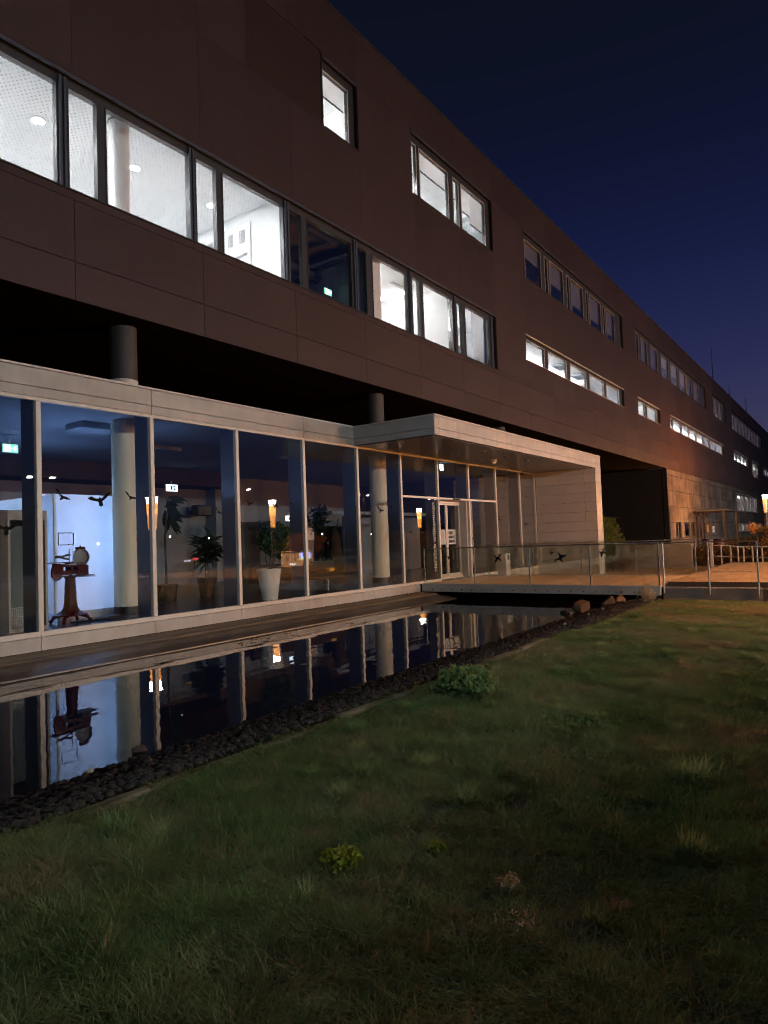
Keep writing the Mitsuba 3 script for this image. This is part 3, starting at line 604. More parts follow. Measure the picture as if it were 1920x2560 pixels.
for r in range(3):
    for c in range(6):
        if c == 5 and r == 0: continue
        x = 18.1 + c * .075; z = .16 - r * .13
        ink.append(polyXZ(sg.box(x, z - .05, x + .055, z + .04).difference(sg.box(x + .02, z - .02 + .02 * ((c + r) % 2), x + .06 * ((c * 7 + r) % 2) + .03, z + .012)), 10.412, 10.419))
for r in range(4): ink.append(box(17.66, 17.70, 10.412, 10.419, .1 - r * .085, .15 - r * .085))
put(k + '__print', cat(*ink), diffuse('mat_ink', (.10, .085, .075)))
# canopy fittings
for q, (x, y) in enumerate([(16.63, 9.12), (16.69, 8.36), (18.13, 8.36), (18.22, 9.2), (19.69, 9.19), (19.63, 8.36)]):
    k = thing('recessed_downlight', ['unlit downlight in the canopy soffit, back row left', 'unlit downlight in the canopy soffit, front row left', 'unlit downlight in the canopy soffit, front row middle', 'unlit downlight in the canopy soffit, back row middle', 'unlit downlight in the canopy soffit, back row right', 'unlit downlight in the canopy soffit, front row right'][q], 'downlight', 'downlights in the canopy soffit')
    put(k, lathe([(.075, -.012), (.10, -.012), (.10, 0), (.075, 0), (.075, -.012)], (x, y, 2.318), 24), 'mat_steel')
k = thing('dome_detector', 'small white dome under the canopy among the downlights', 'detector')
m = trimesh.creation.icosphere(2, .09); m.apply_translation((18.44, 8.91, 2.27)); put(k + '__dome', m, 'mat_white_paint', True); put(k + '__base', cyl((18.44, 8.91, 2.27), (18.44, 8.91, 2.318), .1, 20), 'mat_white_paint', 30)
k = thing('waste_bin', 'pale upright waste bin with a round hole on the entrance bridge', 'bin')
body = sg.box(-.16, -1.235, .16, -.555).difference(sg.Point(.0, -.66).buffer(.075))
m = polyXZ(body, 9.02, 9.06); m.apply_translation((19.38, 0, 0)); put(k + '__front', m, diffuse('mat_bin_white', (.42, .42, .41)))
putm(k + '__body', (box(19.22, 19.25, 9.061, 9.3, -1.235, -.555), box(19.51, 19.54, 9.061, 9.3, -1.235, -.555), box(19.251, 19.509, 9.27, 9.3, -1.235, -.555), box(19.251, 19.509, 9.061, 9.269, -.575, -.555)), 'mat_bin_white')
put(k + '__rim', lathe([(.07, 0), (.085, 0), (.085, .02), (.07, .02), (.07, 0)], (0, 0, 0), 24).apply_transform(trimesh.transformations.rotation_matrix(math.pi / 2, [1, 0, 0])).apply_translation((19.38, 9.018, -.66)), 'mat_steel', 30)

# ---------------------------------------------------------------- lobby contents
k = thing('lobby_partition_box', 'white box-like room lit blue behind the red slicer in the lobby', 'partition')
mat('mat_translucent', {'type': 'principledthin', 'base_color': rgb(.86, .87, .88), 'roughness': .9, 'diff_trans': 1.0, 'spec_trans': 0.0})
put(k + '__front', quad((6.33, 11.6, -1.08), (7.85, 11.6, -1.08), (7.85, 11.6, 1.03), (6.33, 11.6, 1.03)), 'mat_translucent')
sidep = sg.Polygon([(11.6, -1.08), (14.2, -1.08), (14.2, 1.03), (11.6, 1.03)]).difference(sg.box(11.95, -1.0, 13.0, .62))
put(k + '__side', trimesh.Trimesh(np.vstack([[(6.33, 11.6, -1.08), (6.33, 11.95, -1.08), (6.33, 11.95, 1.03), (6.33, 11.6, 1.03)], [(6.33, 11.95, .62), (6.33, 13.0, .62), (6.33, 13.0, 1.03), (6.33, 11.95, 1.03)], [(6.33, 13.0, -1.08), (6.33, 14.2, -1.08), (6.33, 14.2, 1.03), (6.33, 13.0, 1.03)]]), [[0, 1, 2], [0, 2, 3], [4, 5, 6], [4, 6, 7], [8, 9, 10], [8, 10, 11]], process=False), 'mat_translucent')
putm(k + '__post', (box(6.31, 6.35, 11.585, 11.615, -1.08, 1.035), box(7.83, 7.86, 11.6, 14.2, -1.08, 1.035)), 'mat_white_paint')
put(k + '__back', box(6.35, 7.82, 14.2, 14.24, FL, 1.03), 'mat_white_paint')
put(k + '__kick', box(6.4, 7.82, 11.63, 11.68, FL, -1.081), 'mat_grey_wall')
putm(k + '__shelf', (box(6.7, 7.7, 13.75, 14.19, .1, .13), box(6.7, 7.7, 13.75, 14.19, -.35, -.32)), 'mat_wall_white_box')
for q, (z, h, mt) in enumerate(((.13, .35, 'mat_black'), (-.32, .3, 'mat_white_paint'), (FL, .5, 'mat_black'))):
    kk = thing('file_box', ['dark box file on the top shelf inside the white partition', 'pale box file on the middle shelf inside the white partition', 'dark crate on the floor inside the white partition'][q], 'box'); put(kk, cbox(6.85 + .1 * q, 7.15 + .1 * q, 13.8, 14.1, z, z + h, .01), mt)
k = thing('display_cabinet', 'tall dark cabinet with open front at the left edge of the lobby', 'cabinet')
putm(k + '__carcass', (box(4.3, 5.70, 10.76, 11.3, .52, .67), box(5.66, 5.70, 10.76, 11.3, FL, .519), box(4.3, 5.659, 11.26, 11.3, FL, .519), box(4.3, 5.659, 10.76, 11.259, FL, FL + .05)), 'mat_cabinet')
put(k + '__frame', polyXZ(sg.box(5.10, FL, 5.71, .672).difference(sg.box(5.135, FL + .06, 5.675, .52)), 10.70, 10.759), 'mat_cabinet')
put(k + '__side', box(4.3, 5.099, 10.70, 10.759, FL, .672), 'mat_cabinet_dark')
k = thing('wire_basket', 'white wire basket standing in the bottom of the dark cabinet', 'basket')
wires = []
for q in range(10): wires.append(cyl((5.17, 10.80, FL + .07 + q * .033), (5.62, 10.80, FL + .07 + q * .033), .0025, 5))
for q in range(16): wires.append(cyl((5.17 + q * .03, 10.80, FL + .06), (5.17 + q * .03, 10.80, FL + .375), .0025, 5))
put(k, cat(*wires), 'mat_white_paint')
# red flywheel slicer on pedestal
S = thing('meat_slicer', 'antique dark red flywheel slicer on a flared pedestal in the left lobby window', 'slicer')
cx, cy = 6.37, 11.2
put(S + '__pedestal', lathe([(0, -1.10), (.27, -1.10), (.275, -1.085), (.22, -1.06), (.15, -1.02), (.115, -.96), (.10, -.85), (.09, -.6), (.082, -.46), (.10, -.45), (.10, -.43), (0, -.43)], (cx, cy, 0), 28), 'mat_red_enamel', 35)
for a in (math.pi * .25, math.pi * .75, math.pi * 1.25, math.pi * 1.75):
    ex, ey = cx + .29 * math.cos(a), cy + .25 * math.sin(a)
    put(S + '__foot', cat(tube([(cx + .18 * math.cos(a), cy + .16 * math.sin(a), -1.09), (ex, ey, -1.13), (ex + .04 * math.cos(a), ey + .04 * math.sin(a), -1.19)], [.035, .03, .022], 8), trimesh.creation.icosphere(2, .03).apply_translation((ex + .05 * math.cos(a), ey + .05 * math.sin(a), -1.19))), 'mat_red_enamel', 40)
put(S + '__base_plate', cbox(cx - .27, cx + .38, cy - .13, cy + .13, -.43, -.415, .005), 'mat_black')
bodyp = sg.Polygon([(6.10, -.20), (6.30, -.22), (6.62, -.235), (6.66, -.25), (6.66, -.41), (6.55, -.415), (6.5, -.40), (6.2, -.40), (6.12, -.36)]).difference(unary_union([sg.box(6.215, -.315, 6.325, -.275).buffer(.012), sg.box(6.37, -.315, 6.45, -.28).buffer(.012)]))
put(S + '__body', polyXZ(bodyp, cy - .09, cy + .09), 'mat_red_enamel')
for x in (6.19, 6.38, 6.56): put(S + '__body__lug', cyl((x, cy, -.415), (x, cy, -.39), .03, 12, .016), 'mat_red_enamel')
wh = lathe([(.085, -.015), (.155, -.02), (.16, 0), (.155, .02), (.085, .015), (.085, -.015)], (0, 0, 0), 36); wh.apply_transform(trimesh.transformations.rotation_matrix(math.pi / 2, [1, 0, 0]))
hub = cat(*[cyl((0, 0, 0), (.1 * math.cos(a), 0, .1 * math.sin(a)), .011, 6) for a in np.arange(6) * math.pi / 3] + [cyl((0, -.03, 0), (0, .03, 0), .03, 14), cyl((0, -.008, 0), (0, .008, 0), .1, 26)])
for mm in (wh, hub): mm.apply_scale((.62, 1, .9)); mm.apply_translation((6.06, cy - .14, -.345))
put(S + '__flywheel', wh, 'mat_red_enamel', 40); put(S + '__flywheel__spokes', hub, 'mat_red_enamel', 40)
bl = lathe([(0, -.012), (.10, -.012), (.138, -.004), (.142, 0), (.138, .004), (.10, .012), (0, .012)], (0, 0, 0), 40); bl.apply_transform(trimesh.transformations.rotation_matrix(math.pi / 2, [1, 0, 0])); bl.apply_translation((6.56, cy - .02, -.105))
mat('mat_dark_metal', {'type': 'roughconductor', 'material': 'none', 'alpha': 0.25, 'specular_reflectance': rgb(0.11, 0.11, 0.11)})
put(S + '__blade', bl, 'mat_dark_metal', 30)
gd = sg.Point(6.56, -.105).buffer(.15).difference(sg.Point(6.56, -.105).buffer(.135)); put(S + '__blade_guard', polyXZ(gd.difference(sg.box(6.3, -.3, 6.5, -.02)), cy - .045, cy + .0), 'mat_dark_metal')
put(S + '__sharpener', cat(cbox(6.48, 6.64, cy - .05, cy + .03, .03, .075, .012), cyl((6.565, cy, .075), (6.565, cy, .10), .012, 10)), 'mat_red_enamel')
put(S + '__carriage', cat(cbox(5.97, 6.36, cy - .16, cy + .08, -.192, -.178, .004), cbox(6.30, 6.60, cy - .14, cy + .05, -.215, -.195, .004)), 'mat_dark_metal')
put(S + '__lever', cat(tube([(6.09, cy - .05, -.085), (6.17, cy - .05, -.085), (6.24, cy - .05, -.115), (6.34, cy - .04, -.135)], [.02, .022, .016, .014], 8), tube([(6.20, cy - .03, -.09), (6.30, cy - .02, -.06), (6.38, cy, -.06)], [.012, .02, .014], 8), cyl((6.335, cy - .05, -.19), (6.335, cy - .05, .04), .008, 8)), 'mat_dark_metal')
put(S + '__tray', cbox(6.35, 6.76, cy - .17, cy + .1, -.448, -.44, .002), 'mat_dark_metal')
k = thing('sign_frame', 'empty thin rectangular sign frame on a rod above the slicer', 'frame')
put(k + '__frame', polyXZ(sg.box(6.165, .112, 6.45, .33).difference(sg.box(6.178, .125, 6.437, .317)), cy - .006, cy + .006), 'mat_black'); put(k + '__rod', cyl((6.43, cy, -.2), (6.43, cy, .112), .006, 8), 'mat_steel')
k = thing('power_cable', 'black power cable coiled on the lobby floor beside the slicer', 'cable')
t = np.linspace(0, 5.5 * math.pi, 90)
put(k, tube(np.stack([6.45 + (.22 + .02 * np.sin(3 * t)) * np.cos(t) + .02 * t, 11.0 + .13 * np.sin(t), np.full_like(t, FL + .012) + .004 * np.sin(2 * t)], 1), .009, 5), 'mat_black')
k = thing('floor_cloth', 'crumpled dark cloth lying on the floor right of the slicer', 'cloth')
g = trimesh.creation.icosphere(3, 1.0); v = np.array(g.vertices); v *= (1 + .5 * (meshkit.noise(v * 2.7) - .5))[:, None]; v *= (.26, .14, .04); g.vertices = v + (6.95, 10.95, FL + .03); put(k, g, 'mat_black', True)
# plant in the white pot
k = thing('potted_plant', 'leafy green plant in a tall tapered white pot at the lobby window', 'potted plant')
put(k + '__pot', lathe([(0, FL), (.17, FL), (.265, -.545), (.275, -.54), (.25, -.54), (.23, -.6), (0, -.6)], (10.72, 10.75, 0), 40), 'mat_white_pot', 35)
put(k + '__stems', cat(*[tube([(10.72 + .03 * q - .05, 10.75, -.6), (10.85 + .06 * q, 10.8, -.25), (11.0 + .12 * q, 10.85, .05)], [.014, .012, .008], 6) for q in range(4)] + [tube([(10.7, 10.75, -.6), (10.62, 10.75, -.3), (10.66, 10.75, -.1)], [.012, .01, .006], 6)]), 'mat_bark')
put(k + '__crown', leaf_cloud(1300, (11.1, 10.95, .12), (.42, .32, .40), .075, 5, .2, aspect=1.7), 'mat_leaf_green')
k = thing('rubber_plant', 'large dark-leaved plant hanging behind the third lobby window', 'plant')
put(k + '__stem', tube([(9.62, 12.9, FL + .3), (9.6, 12.9, .3), (9.75, 12.95, 1.0)], [.03, .025, .015], 7), 'mat_bark')
lv = []
g = np.random.default_rng(12)
def bigleaf(p, d, L, wd):
    d = np.array(d, float); d /= np.linalg.norm(d); s = np.cross(d, [0.3, 1, .2]); s /= np.linalg.norm(s); n = np.cross(s, d)
    ts = np.linspace(0, 1, 7); ww = wd * np.sin(np.pi * np.clip(ts * .94 + .03, 0, 1)) ** .8
    c = np.array(p) + np.outer(ts * L, d) - np.outer(ts ** 2 * L * .25, [0, 0, 1])
    v = np.vstack([c - s * ww[:, None] + n * .012, c, c + s * ww[:, None] + n * .012]); f = []
    for i in range(6):
        f += [[i, i + 1, 7 + i + 1], [i, 7 + i + 1, 7 + i], [7 + i, 7 + i + 1, 14 + i + 1], [7 + i, 14 + i + 1, 14 + i]]
    return trimesh.Trimesh(v, f, process=False)
for q in range(34):
    h = g.uniform(.55, 1.22); a = g.uniform(-1.2, 1.2)
    lv.append(bigleaf((9.7 + g.normal() * .05, 12.9, h), (math.cos(a) * .8, math.sin(a) - .3, g.uniform(-.9, .25)), g.uniform(.26, .42), g.uniform(.035, .055)))
putm(k + '__leaf', lv, 'mat_leaf_dark', True); put(k + '__pot', cyl((9.62, 12.9, FL), (9.62, 12.9, FL + .4), .2, 24, .24), 'mat_black', 40)
k = thing('dracaena_plant', 'bushy drooping plant in a dark pot in the middle of the lobby', 'plant')
lv = [bigleaf((10.85 + g.normal() * .1, 13.0 + g.normal() * .1, g.uniform(-.35, .25)), (g.normal(), g.normal() - .3, g.uniform(-.6, .9)), g.uniform(.3, .5), g.uniform(.018, .03)) for q in range(120)]
put(k + '__leaves', cat(*lv), 'mat_leaf_dark', True); put(k + '__stem', tube([(10.85, 13, -.8), (10.85, 13, 0)], .035, 8), 'mat_bark'); put(k + '__pot', lathe([(0, FL), (.16, FL), (.23, -.75), (.2, -.75), (0, -.78)], (10.85, 13, 0), 26), 'mat_black', 35)
k = thing('fig_plant', 'small dark fig tree in a black pot behind the fourth lobby window', 'plant')
put(k + '__leaves', cat(leaf_cloud(230, (15.05, 13, .65), (.42, .3, .40), .07, 8, .1, aspect=2.0), leaf_cloud(120, (15.2, 13, .9), (.2, .2, .2), .07, 9, .1)), 'mat_leaf_dark')
put(k + '__stem', cat(tube([(15.28, 13, -.5), (15.25, 13, .1), (15.1, 13, .8)], [.02, .016, .008], 6), tube([(15.3, 13, -.5), (15.33, 13, .2), (15.25, 13, .9)], [.016, .012, .006], 6)), 'mat_bark'); put(k + '__pot', lathe([(0, FL), (.13, FL), (.15, -.1), (.15, .02), (.12, .02), (0, -.05)], (15.3, 13, 0), 24), 'mat_black', 35)
# sofa with low back along the window
k = thing('lobby_bench', 'long low brown upholstered bench on metal legs in the lobby window', 'bench')
put(k + '__seat', cbox(11.25, 14.35, 11.2, 11.85, -.93, -.76, .03), 'mat_brown_cloth'); put(k + '__backrest', cbox(11.25, 14.35, 11.86, 12.02, -.93, -.5, .03), 'mat_brown_cloth')
for x in (11.4, 12.4, 13.3, 14.2):
    put(k + '__leg', cbox(x - .02, x + .02, 11.22, 11.26, FL, -.931, .004), 'mat_steel')
k = thing('amber_box', 'small amber box lying on the brown lobby bench', 'box'); put(k, cbox(13.45, 13.66, 11.3, 11.45, -.76, -.67, .01), diffuse('mat_amber', (.55, .33, .06)))
k = thing('draped_stand', 'tall brown draped stand beside the round column in the lobby', 'stand')
m = lathe([(0, FL), (.27, FL), (.25, -.6), (.17, .0), (.10, .3), (.04, .38), (0, .38)], (15.15, 12.5, 0), 24); v = np.array(m.vertices); v[:, 0] += .03 * np.sin(v[:, 2] * 9); m.vertices = v; put(k, m, 'mat_brown_cloth', 40)
k = thing('wall_screen', 'black wall screen beside the dark door at the back of the lobby', 'screen'); put(k, cbox(15.75, 16.65, 18.28, 18.33, 1.13, 1.62, .01), 'mat_black')
k = thing('wall_speaker', 'black loudspeaker on a bracket on the back wall of the lobby', 'loudspeaker')
put(k + '__cabinet', cbox(14.4, 14.98, 17.6, 17.95, 1.02, 1.38, .03), 'mat_black'); put(k + '__bracket', cat(cbox(14.98, 15.12, 17.8, 17.9, 1.1, 1.25, .02), cyl((14.7, 17.9, 1.2), (14.7, 18.4, 1.2), .03, 8)), 'mat_black')
k = thing('wall_notice', 'grey notice sheet on the back wall behind the fourth window', 'sign'); put(k, box(16.95, 17.3, 15.17, 15.199, .1, .5), 'mat_white_paint')
exit_sign(6.74, 14.0, 2.14, .30, .16, 'green exit sign with white arrow at the left edge of the lobby', True, 1.3)
exit_sign(12.94, 17.0, 1.82, .42, .2, 'glowing pale exit sign above the large dark-leaved plant', False, 2.6)
exit_sign(18.07, 17.0, .92, .42, .19, 'glowing pale exit sign behind the green plant in the white pot', False, 2.6)
exit_sign(19.6, 15.5, 2.36, .30, .12, 'small turquoise exit sign under the lobby ceiling left of the column', False, .9)
exit_sign(18.9, 11.0, 2.30, .2, .2, 'bright white emergency light above the entrance door', False, 7.0)
k = thing('ceiling_ring', 'round ring fitting in the dark lobby ceiling behind the fourth window', 'ceiling fitting'); put(k, lathe([(.16, -.02), (.2, -.02), (.2, 0), (.16, 0), (.16, -.02)], (13.9, 13.2, 2.449), 28), 'mat_white_paint', 30)
for q, (x, y) in enumerate(((7.45, 12.1), (10.1, 13.6))):
    k = thing('ceiling_unit', ['flat dark ceiling box beside the left lobby column', 'flat pale ceiling box behind the third lobby window'][q], 'ceiling unit'); put(k, cbox(x - .45, x + .35, y - .3, y + .3, 2.33, 2.449, .01), 'mat_lobby_ceiling')
tube_lamp((6.5, 12.9, .1), (7.4, 12.9, .1), .05, 72.0, 'blue-white lamp inside the glowing white box in the lobby', (.36, .62, 1.25), name='room_lamp', cat_='lamp', wt=6.0)
tube_lamp((6.6, 13.2, 1.08), (7.6, 13.2, 1.08), .03, 90.0, 'blue-white cove lamp on top of the glowing white box', (.34, .62, 1.25), name='cove_lamp', cat_='lamp', wt=2.0)
# bird stickers on the glass
def bird(kind, s, flip=1, rot=0):
    if kind == 0: p = [(-1, .25), (-.7, .38), (-.4, .2), (-.12, .12), (0, .25), (.12, .12), (.4, .3), (.75, .55), (1, .5), (.7, .25), (.4, .02), (.15, -.1), (.2, -.4), (0, -.5), (-.15, -.38), (-.12, -.1), (-.45, -.02), (-.8, .1)]
    elif kind == 1: p = [(-1, .55), (-.6, .5), (-.25, .15), (0, .1), (.5, .12), (1, .0), (.55, -.12), (.2, -.15), (-.05, -.45), (-.15, -.4), (-.1, -.12), (-.4, .1)]
    else: p = [(-1.0, .9), (-.3, .75), (.05, .3), (.3, .25), (.75, .55), (1.0, .6), (.6, .1), (.75, -.5), (.9, -1.0), (.35, -.5), (.1, -.15), (-.25, -.35), (-.5, -.65), (-.45, -.25), (-.2, .1), (-.35, .5)]
    g = sg.Polygon([(a * s * flip, b * s) for a, b in p]).buffer(0)
    return affinity.rotate(g, rot, origin=(0, 0))
BL = [(5.58, .85, 1, .15, 1, -20, 'small black bird sticker high above the sign frame by the slicer'), (6.21, .81, 0, .21, 1, 8, 'large black bird sticker with spread wings above the slicer blade'), (6.77, .88, 1, .13, 1, -12, 'small black bird sticker on the left side of the left column'), (9.47, .84, 0, .10, 1, -20, 'small black bird sticker beside the reflected floodlights on the third window'), (8.66, .66, 1, .11, 1, -25, 'thin black bird sticker left of the second blue fin'), (4.74, .36, 0, .2, 1, -5, 'black bird sticker on the glass before the dark cabinet'), (10.71, .88, 1, .10, -1, 15, 'small black bird sticker right of the reflected orange lantern'), (12.2, .38, 1, .18, -1, 35, 'black bird sticker flying up beside the fig plant'), (10.2, .80, 2, .09, 1, 30, 'black bird sticker half behind the reflected orange lantern'), (13.99, .77, 0, .15, 1, -25, 'black bird sticker on the second lobby column'), (13.29, .66, 1, .10, -1, 20, 'small black bird sticker left of the second lobby column'), (14.48, .86, 1, .08, -1, 20, 'tiny black bird sticker right of the second lobby column'), (15.38, .19, 0, .10, 1, 10, 'small black bird sticker above the orange shrub reflection by the door'), (20.93, .58, 1, .13, 1, -25, 'small faint bird sticker on the glass beside the portal wall, upper left'), (21.51, .29, 2, .05, 1, 0, 'tiny faint bird sticker on the glass beside the portal wall, lowest'), (23.08, .40, 2, .10, 1, 10, 'small faint bird sticker on the last narrow pane by the portal')]
for x, z, kd, s, fl, ro, lb in BL:
    k = thing('bird_sticker', lb, 'bird sticker', 'bird stickers on the lobby glass')
    put(k, polyXZ(affinity.translate(bird(kd, s, fl, ro), x, z), 9.991, 9.995), 'mat_sticker')

# ================================================================ GROUND, POND, BRIDGE
ZG, ZW = -1.5, -1.62
def sheet(x0, x1, y0, y1, z): return quad((x0, y0, z), (x1, y0, z), (x1, y1, z), (x0, y1, z))
big = cat(sheet(-600, 900, -600, -8, ZG - .05), sheet(-600, -12, -8, 600, ZG - .05), sheet(-12, 19.6, -8, 4.0, ZG - .05), sheet(19.6, 900, -8, 600, ZG - .05), sheet(-12, 19.6, 10.1, 600, ZG - .05))
struct('ground', big, 'mat_asphalt')
struct('pond_bed', cat(sheet(-12, 19.6, 4.0, 10.1, -2.3)), 'mat_wet_ledge')
nx, ny = 330, 62
gx, gy = np.meshgrid(np.linspace(-4, 19.5, nx), np.linspace(4.0, 9.0, ny), indexing='ij')
gz = ZW + .0022 * (meshkit.fbm(np.stack([gx * 1.3, gy * 4.2, gx * 0], -1), 3, 4) - .5) + .00025 * np.sin(gy * 19 + 3 * np.sin(gx * 1.3 + gy))
v = np.stack([gx, gy, gz], -1).reshape(-1, 3)
i, j = np.meshgrid(np.arange(nx - 1), np.arange(ny - 1), indexing='ij'); a = (i * ny + j).ravel()
struct('pond_water', trimesh.Trimesh(v, np.vstack([np.stack([a, a + ny, a + ny + 1], 1), np.stack([a, a + ny + 1, a + 1], 1)]), process=False), 'mat_water', 'still dark pond reflecting the lobby windows', True)
# stepped ledge between base and water
def strip(prof, x0, x1, mt, key):
    m = cat(*[quad((x0, prof[q][0], prof[q][1]), (x1, prof[q][0], prof[q][1]), (x1, prof[q + 1][0], prof[q + 1][1]), (x0, prof[q + 1][0], prof[q + 1][1])) for q in range(len(prof) - 1)]); return struct(key, m, mt)
strip([(9.36, -1.515), (9.42, -1.50), (9.44, -1.475), (9.98, -1.46)], -6, 15.7, 'mat_ledge', 'pond_ledge')
strip([(8.80, -1.75), (8.84, -1.60), (9.05, -1.556), (9.36, -1.516)], -6, 15.7, 'mat_wet_ledge', 'pond_wall')
g = np.random.default_rng(77)
for q in range(22):
    x, y = (g.uniform(7.6, 11.2), g.uniform(7.9, 8.75)) if q < 17 else (g.uniform(2.8, 8), g.uniform(5.2, 8.4))
    a = g.uniform(0, 6.28); L = g.uniform(.035, .06)
    p = sg.Point(0, 0).buffer(1, 3); p = affinity.translate(affinity.rotate(affinity.scale(p, L, L * .5), math.degrees(a)), x, y)
    m = trimesh.creation.extrude_polygon(p, .004, engine='earcut'); m.apply_translation((0, 0, ZW + .001))
    k = thing('floating_leaf', 'small brown leaf floating on the pond among others near the ledge' if q < 17 else 'single small brown leaf floating on open pond water', 'leaf', 'leaves floating by the ledge' if q < 17 else 'single leaves on the open water'); put(k, m, 'mat_fallen_leaf' if q else diffuse('mat_fallen_leaf', (.16, .10, .05)))
# lawn base with soft bumps
nx, ny = 300, 150
gx, gy = np.meshgrid(np.linspace(-6, 15.86, nx), np.linspace(-6.5, 3.86, ny), indexing='ij')
def lawn_z(x, y):
    x, y = np.asarray(x, float), np.asarray(y, float)
    return ZG - .10 + .07 * meshkit.fbm(np.stack([x * .8, y * .8, x * 0], -1), 3, 2) + .045 * meshkit.noise(np.stack([x * 3.3, y * 3.3, x * 0 + 4], -1), 5) ** 1.5 - .005
gz = lawn_z(gx, gy)
v = np.stack([gx, gy, gz], -1).reshape(-1, 3)
i, j = np.meshgrid(np.arange(nx - 1), np.arange(ny - 1), indexing='ij'); a = (i * ny + j).ravel()
struct('lawn_ground', trimesh.Trimesh(v, np.vstack([np.stack([a, a + ny, a + ny + 1], 1), np.stack([a, a + ny + 1, a + 1], 1)]), process=False), 'mat_soil', 'uneven soil under the rough lawn', True)
# kerb edging pieces along the lawn
for q in range(22):
    x = -4 + q * .95
    if x > 15.2: break
    m = cbox(0.004, .945, -.045, .045, -.12, .0, .012); m.apply_transform(trimesh.transformations.rotation_matrix(rng.normal() * .012, [0, 0, 1])); m.apply_translation((x, 3.80 + rng.normal() * .012, ZG - .012 + rng.normal() * .016))
    put('lawn_kerb__kerb_stone', m, 'mat_kerb')
labels['lawn_kerb'] = {'label': 'weathered concrete edging between the lawn and the dark stones', 'category': 'kerb'}
# stone bank
STONE = []
for q in range(7):
    m = trimesh.creation.icosphere(2, 1.0); v = np.array(m.vertices)
    v *= (1 + .55 * (meshkit.noise(v * 1.7 + q * 7) - .5) + .2 * (meshkit.noise(v * 4 + q) - .5))[:, None]; v *= (1.0, .78, .55); m.vertices = v
    STONE.append(m)
def bank_z(y): return np.interp(y, [3.84, 4.2, 4.6, 5.0], [ZG - .01, ZG - .04, ZW + .01, ZW - .16])
bk = cat(*[quad((-6, 3.84 + q * .2, bank_z(3.84 + q * .2) - .03), (15.8, 3.84 + q * .2, bank_z(3.84 + q * .2) - .03), (15.8, 4.04 + q * .2, bank_z(4.04 + q * .2) - .03), (-6, 4.04 + q * .2, bank_z(4.04 + q * .2) - .03)) for q in range(6)])
struct('bank_ground', bk, 'mat_stone_2')
cand = []
g = np.random.default_rng(21)
for q in range(13000):
    x = g.uniform(.2, 15.6); y = g.uniform(3.86, 4.70); 
    if x > 10.5: y = g.uniform(3.7, 4.75) + .0
    r = g.uniform(.014, .036) * (1.35 if g.random() < .12 else 1)
    cand.append((math.hypot(x, y) / r, x, y, r, int(g.integers(7)), int(g.integers(3)), g.uniform(0, 6.28), g.normal() * .3))
cand.sort()
near = cand[:260]
sdict = {(a, b): mikit.ply(STONE[a], 'mat_stone_%d' % b, True) for a in range(7) for b in range(3)}
for (_, x, y, r, a, b, rz, rx) in near:
    k = num('bank_stone'); z = float(bank_z(y)) + r * .25
    scene[k] = {**sdict[(a, b)], 'to_world': T().translate([x, y, z]).rotate([0, 0, 1], math.degrees(rz)).rotate([1, 0, 0], math.degrees(rx)).scale(r)}
    labels[k] = {'label': 'dark grey stone among many alike in the bank along the near edge of the pond', 'category': 'stone', 'group': 'dark stones along the pond edge'}
lowS = []
for q in range(7):
    m = trimesh.creation.icosphere(1, 1.0); v = np.array(m.vertices); v *= (1 + .6 * (meshkit.noise(v * 1.7 + q * 7) - .5))[:, None] * np.array([1, .78, .55]); m.vertices = v; lowS.append(m)
rest = [[], [], []]
for (_, x, y, r, a, b, rz, rx) in cand[260:]:
    m = lowS[a].copy(); m.apply_scale(r); m.apply_transform(trimesh.transformations.euler_matrix(rx, 0, rz)); m.apply_translation((x, y, float(bank_z(y)) + r * .25)); rest[b].append(m)
for b in range(3):
    k = put('bank_gravel__%s' % ('stone_layer', 'pale_layer', 'dark_layer')[b], cat(*rest[b]), 'mat_stone_%d' % b, 40)
    labels[k] = {'kind': 'stuff'}
labels['bank_gravel'] = {'label': 'mass of small dark stones covering the pond bank', 'category': 'gravel', 'kind': 'stuff'}
for q, (x, y, z, s, lb) in enumerate([(13.75, 4.75, -1.52, (.28, .17, .2), 'largest reddish boulder at the pond edge before the bridge'), (14.85, 4.55, -1.53, (.2, .16, .15), 'middle reddish boulder under the edge of the bridge'), (15.55, 4.55, -1.55, (.22, .16, .12), 'rightmost low boulder under the edge of the bridge'), (13.3, 4.95, -1.6, (.18, .12, .08), 'dark flat boulder half in the water left of the reddish one'), (3.28, 4.80, -1.6, (.09, .045, .03), 'flat brownish stone at the waterline below the blue reflection')]):
    m = trimesh.creation.icosphere(3, 1.0); v = np.array(m.vertices)
    n_ = meshkit.noise(v * 1.4 + q * 5); v *= (1 + .7 * (n_ - .5))[:, None]
    for c in range(7):
        d = np.random.default_rng(q * 10 + c).normal(size=3); d /= np.linalg.norm(d); pr = v @ d; over = np.maximum(pr - .62, 0); v -= over[:, None] * d * .9
    m.vertices = v * np.array(s) + (x, y, z); k = thing('boulder', lb, 'boulder'); put(k, m, 'mat_boulder' if q < 3 else 'mat_stone_1', 25)
for q, (x, y) in enumerate([(2.75, 4.62), (13.4, 4.25), (12.4, 4.2), (14.9, 4.25), (10.9, 4.1)]):
    k = thing('pale_pebble', 'pale pebble in the dark pond bank, ' + ['nearest to the camera at the left edge', 'below the largest boulder', 'left of the largest boulder', 'near the bridge end', 'halfway along the bank'][q], 'pebble', 'pale pebbles in the bank')
    m = STONE[q].copy(); m.apply_scale(.035); m.apply_translation((x, y, float(bank_z(y)) + .03)); put(k, m, 'mat_pale_stone', True)
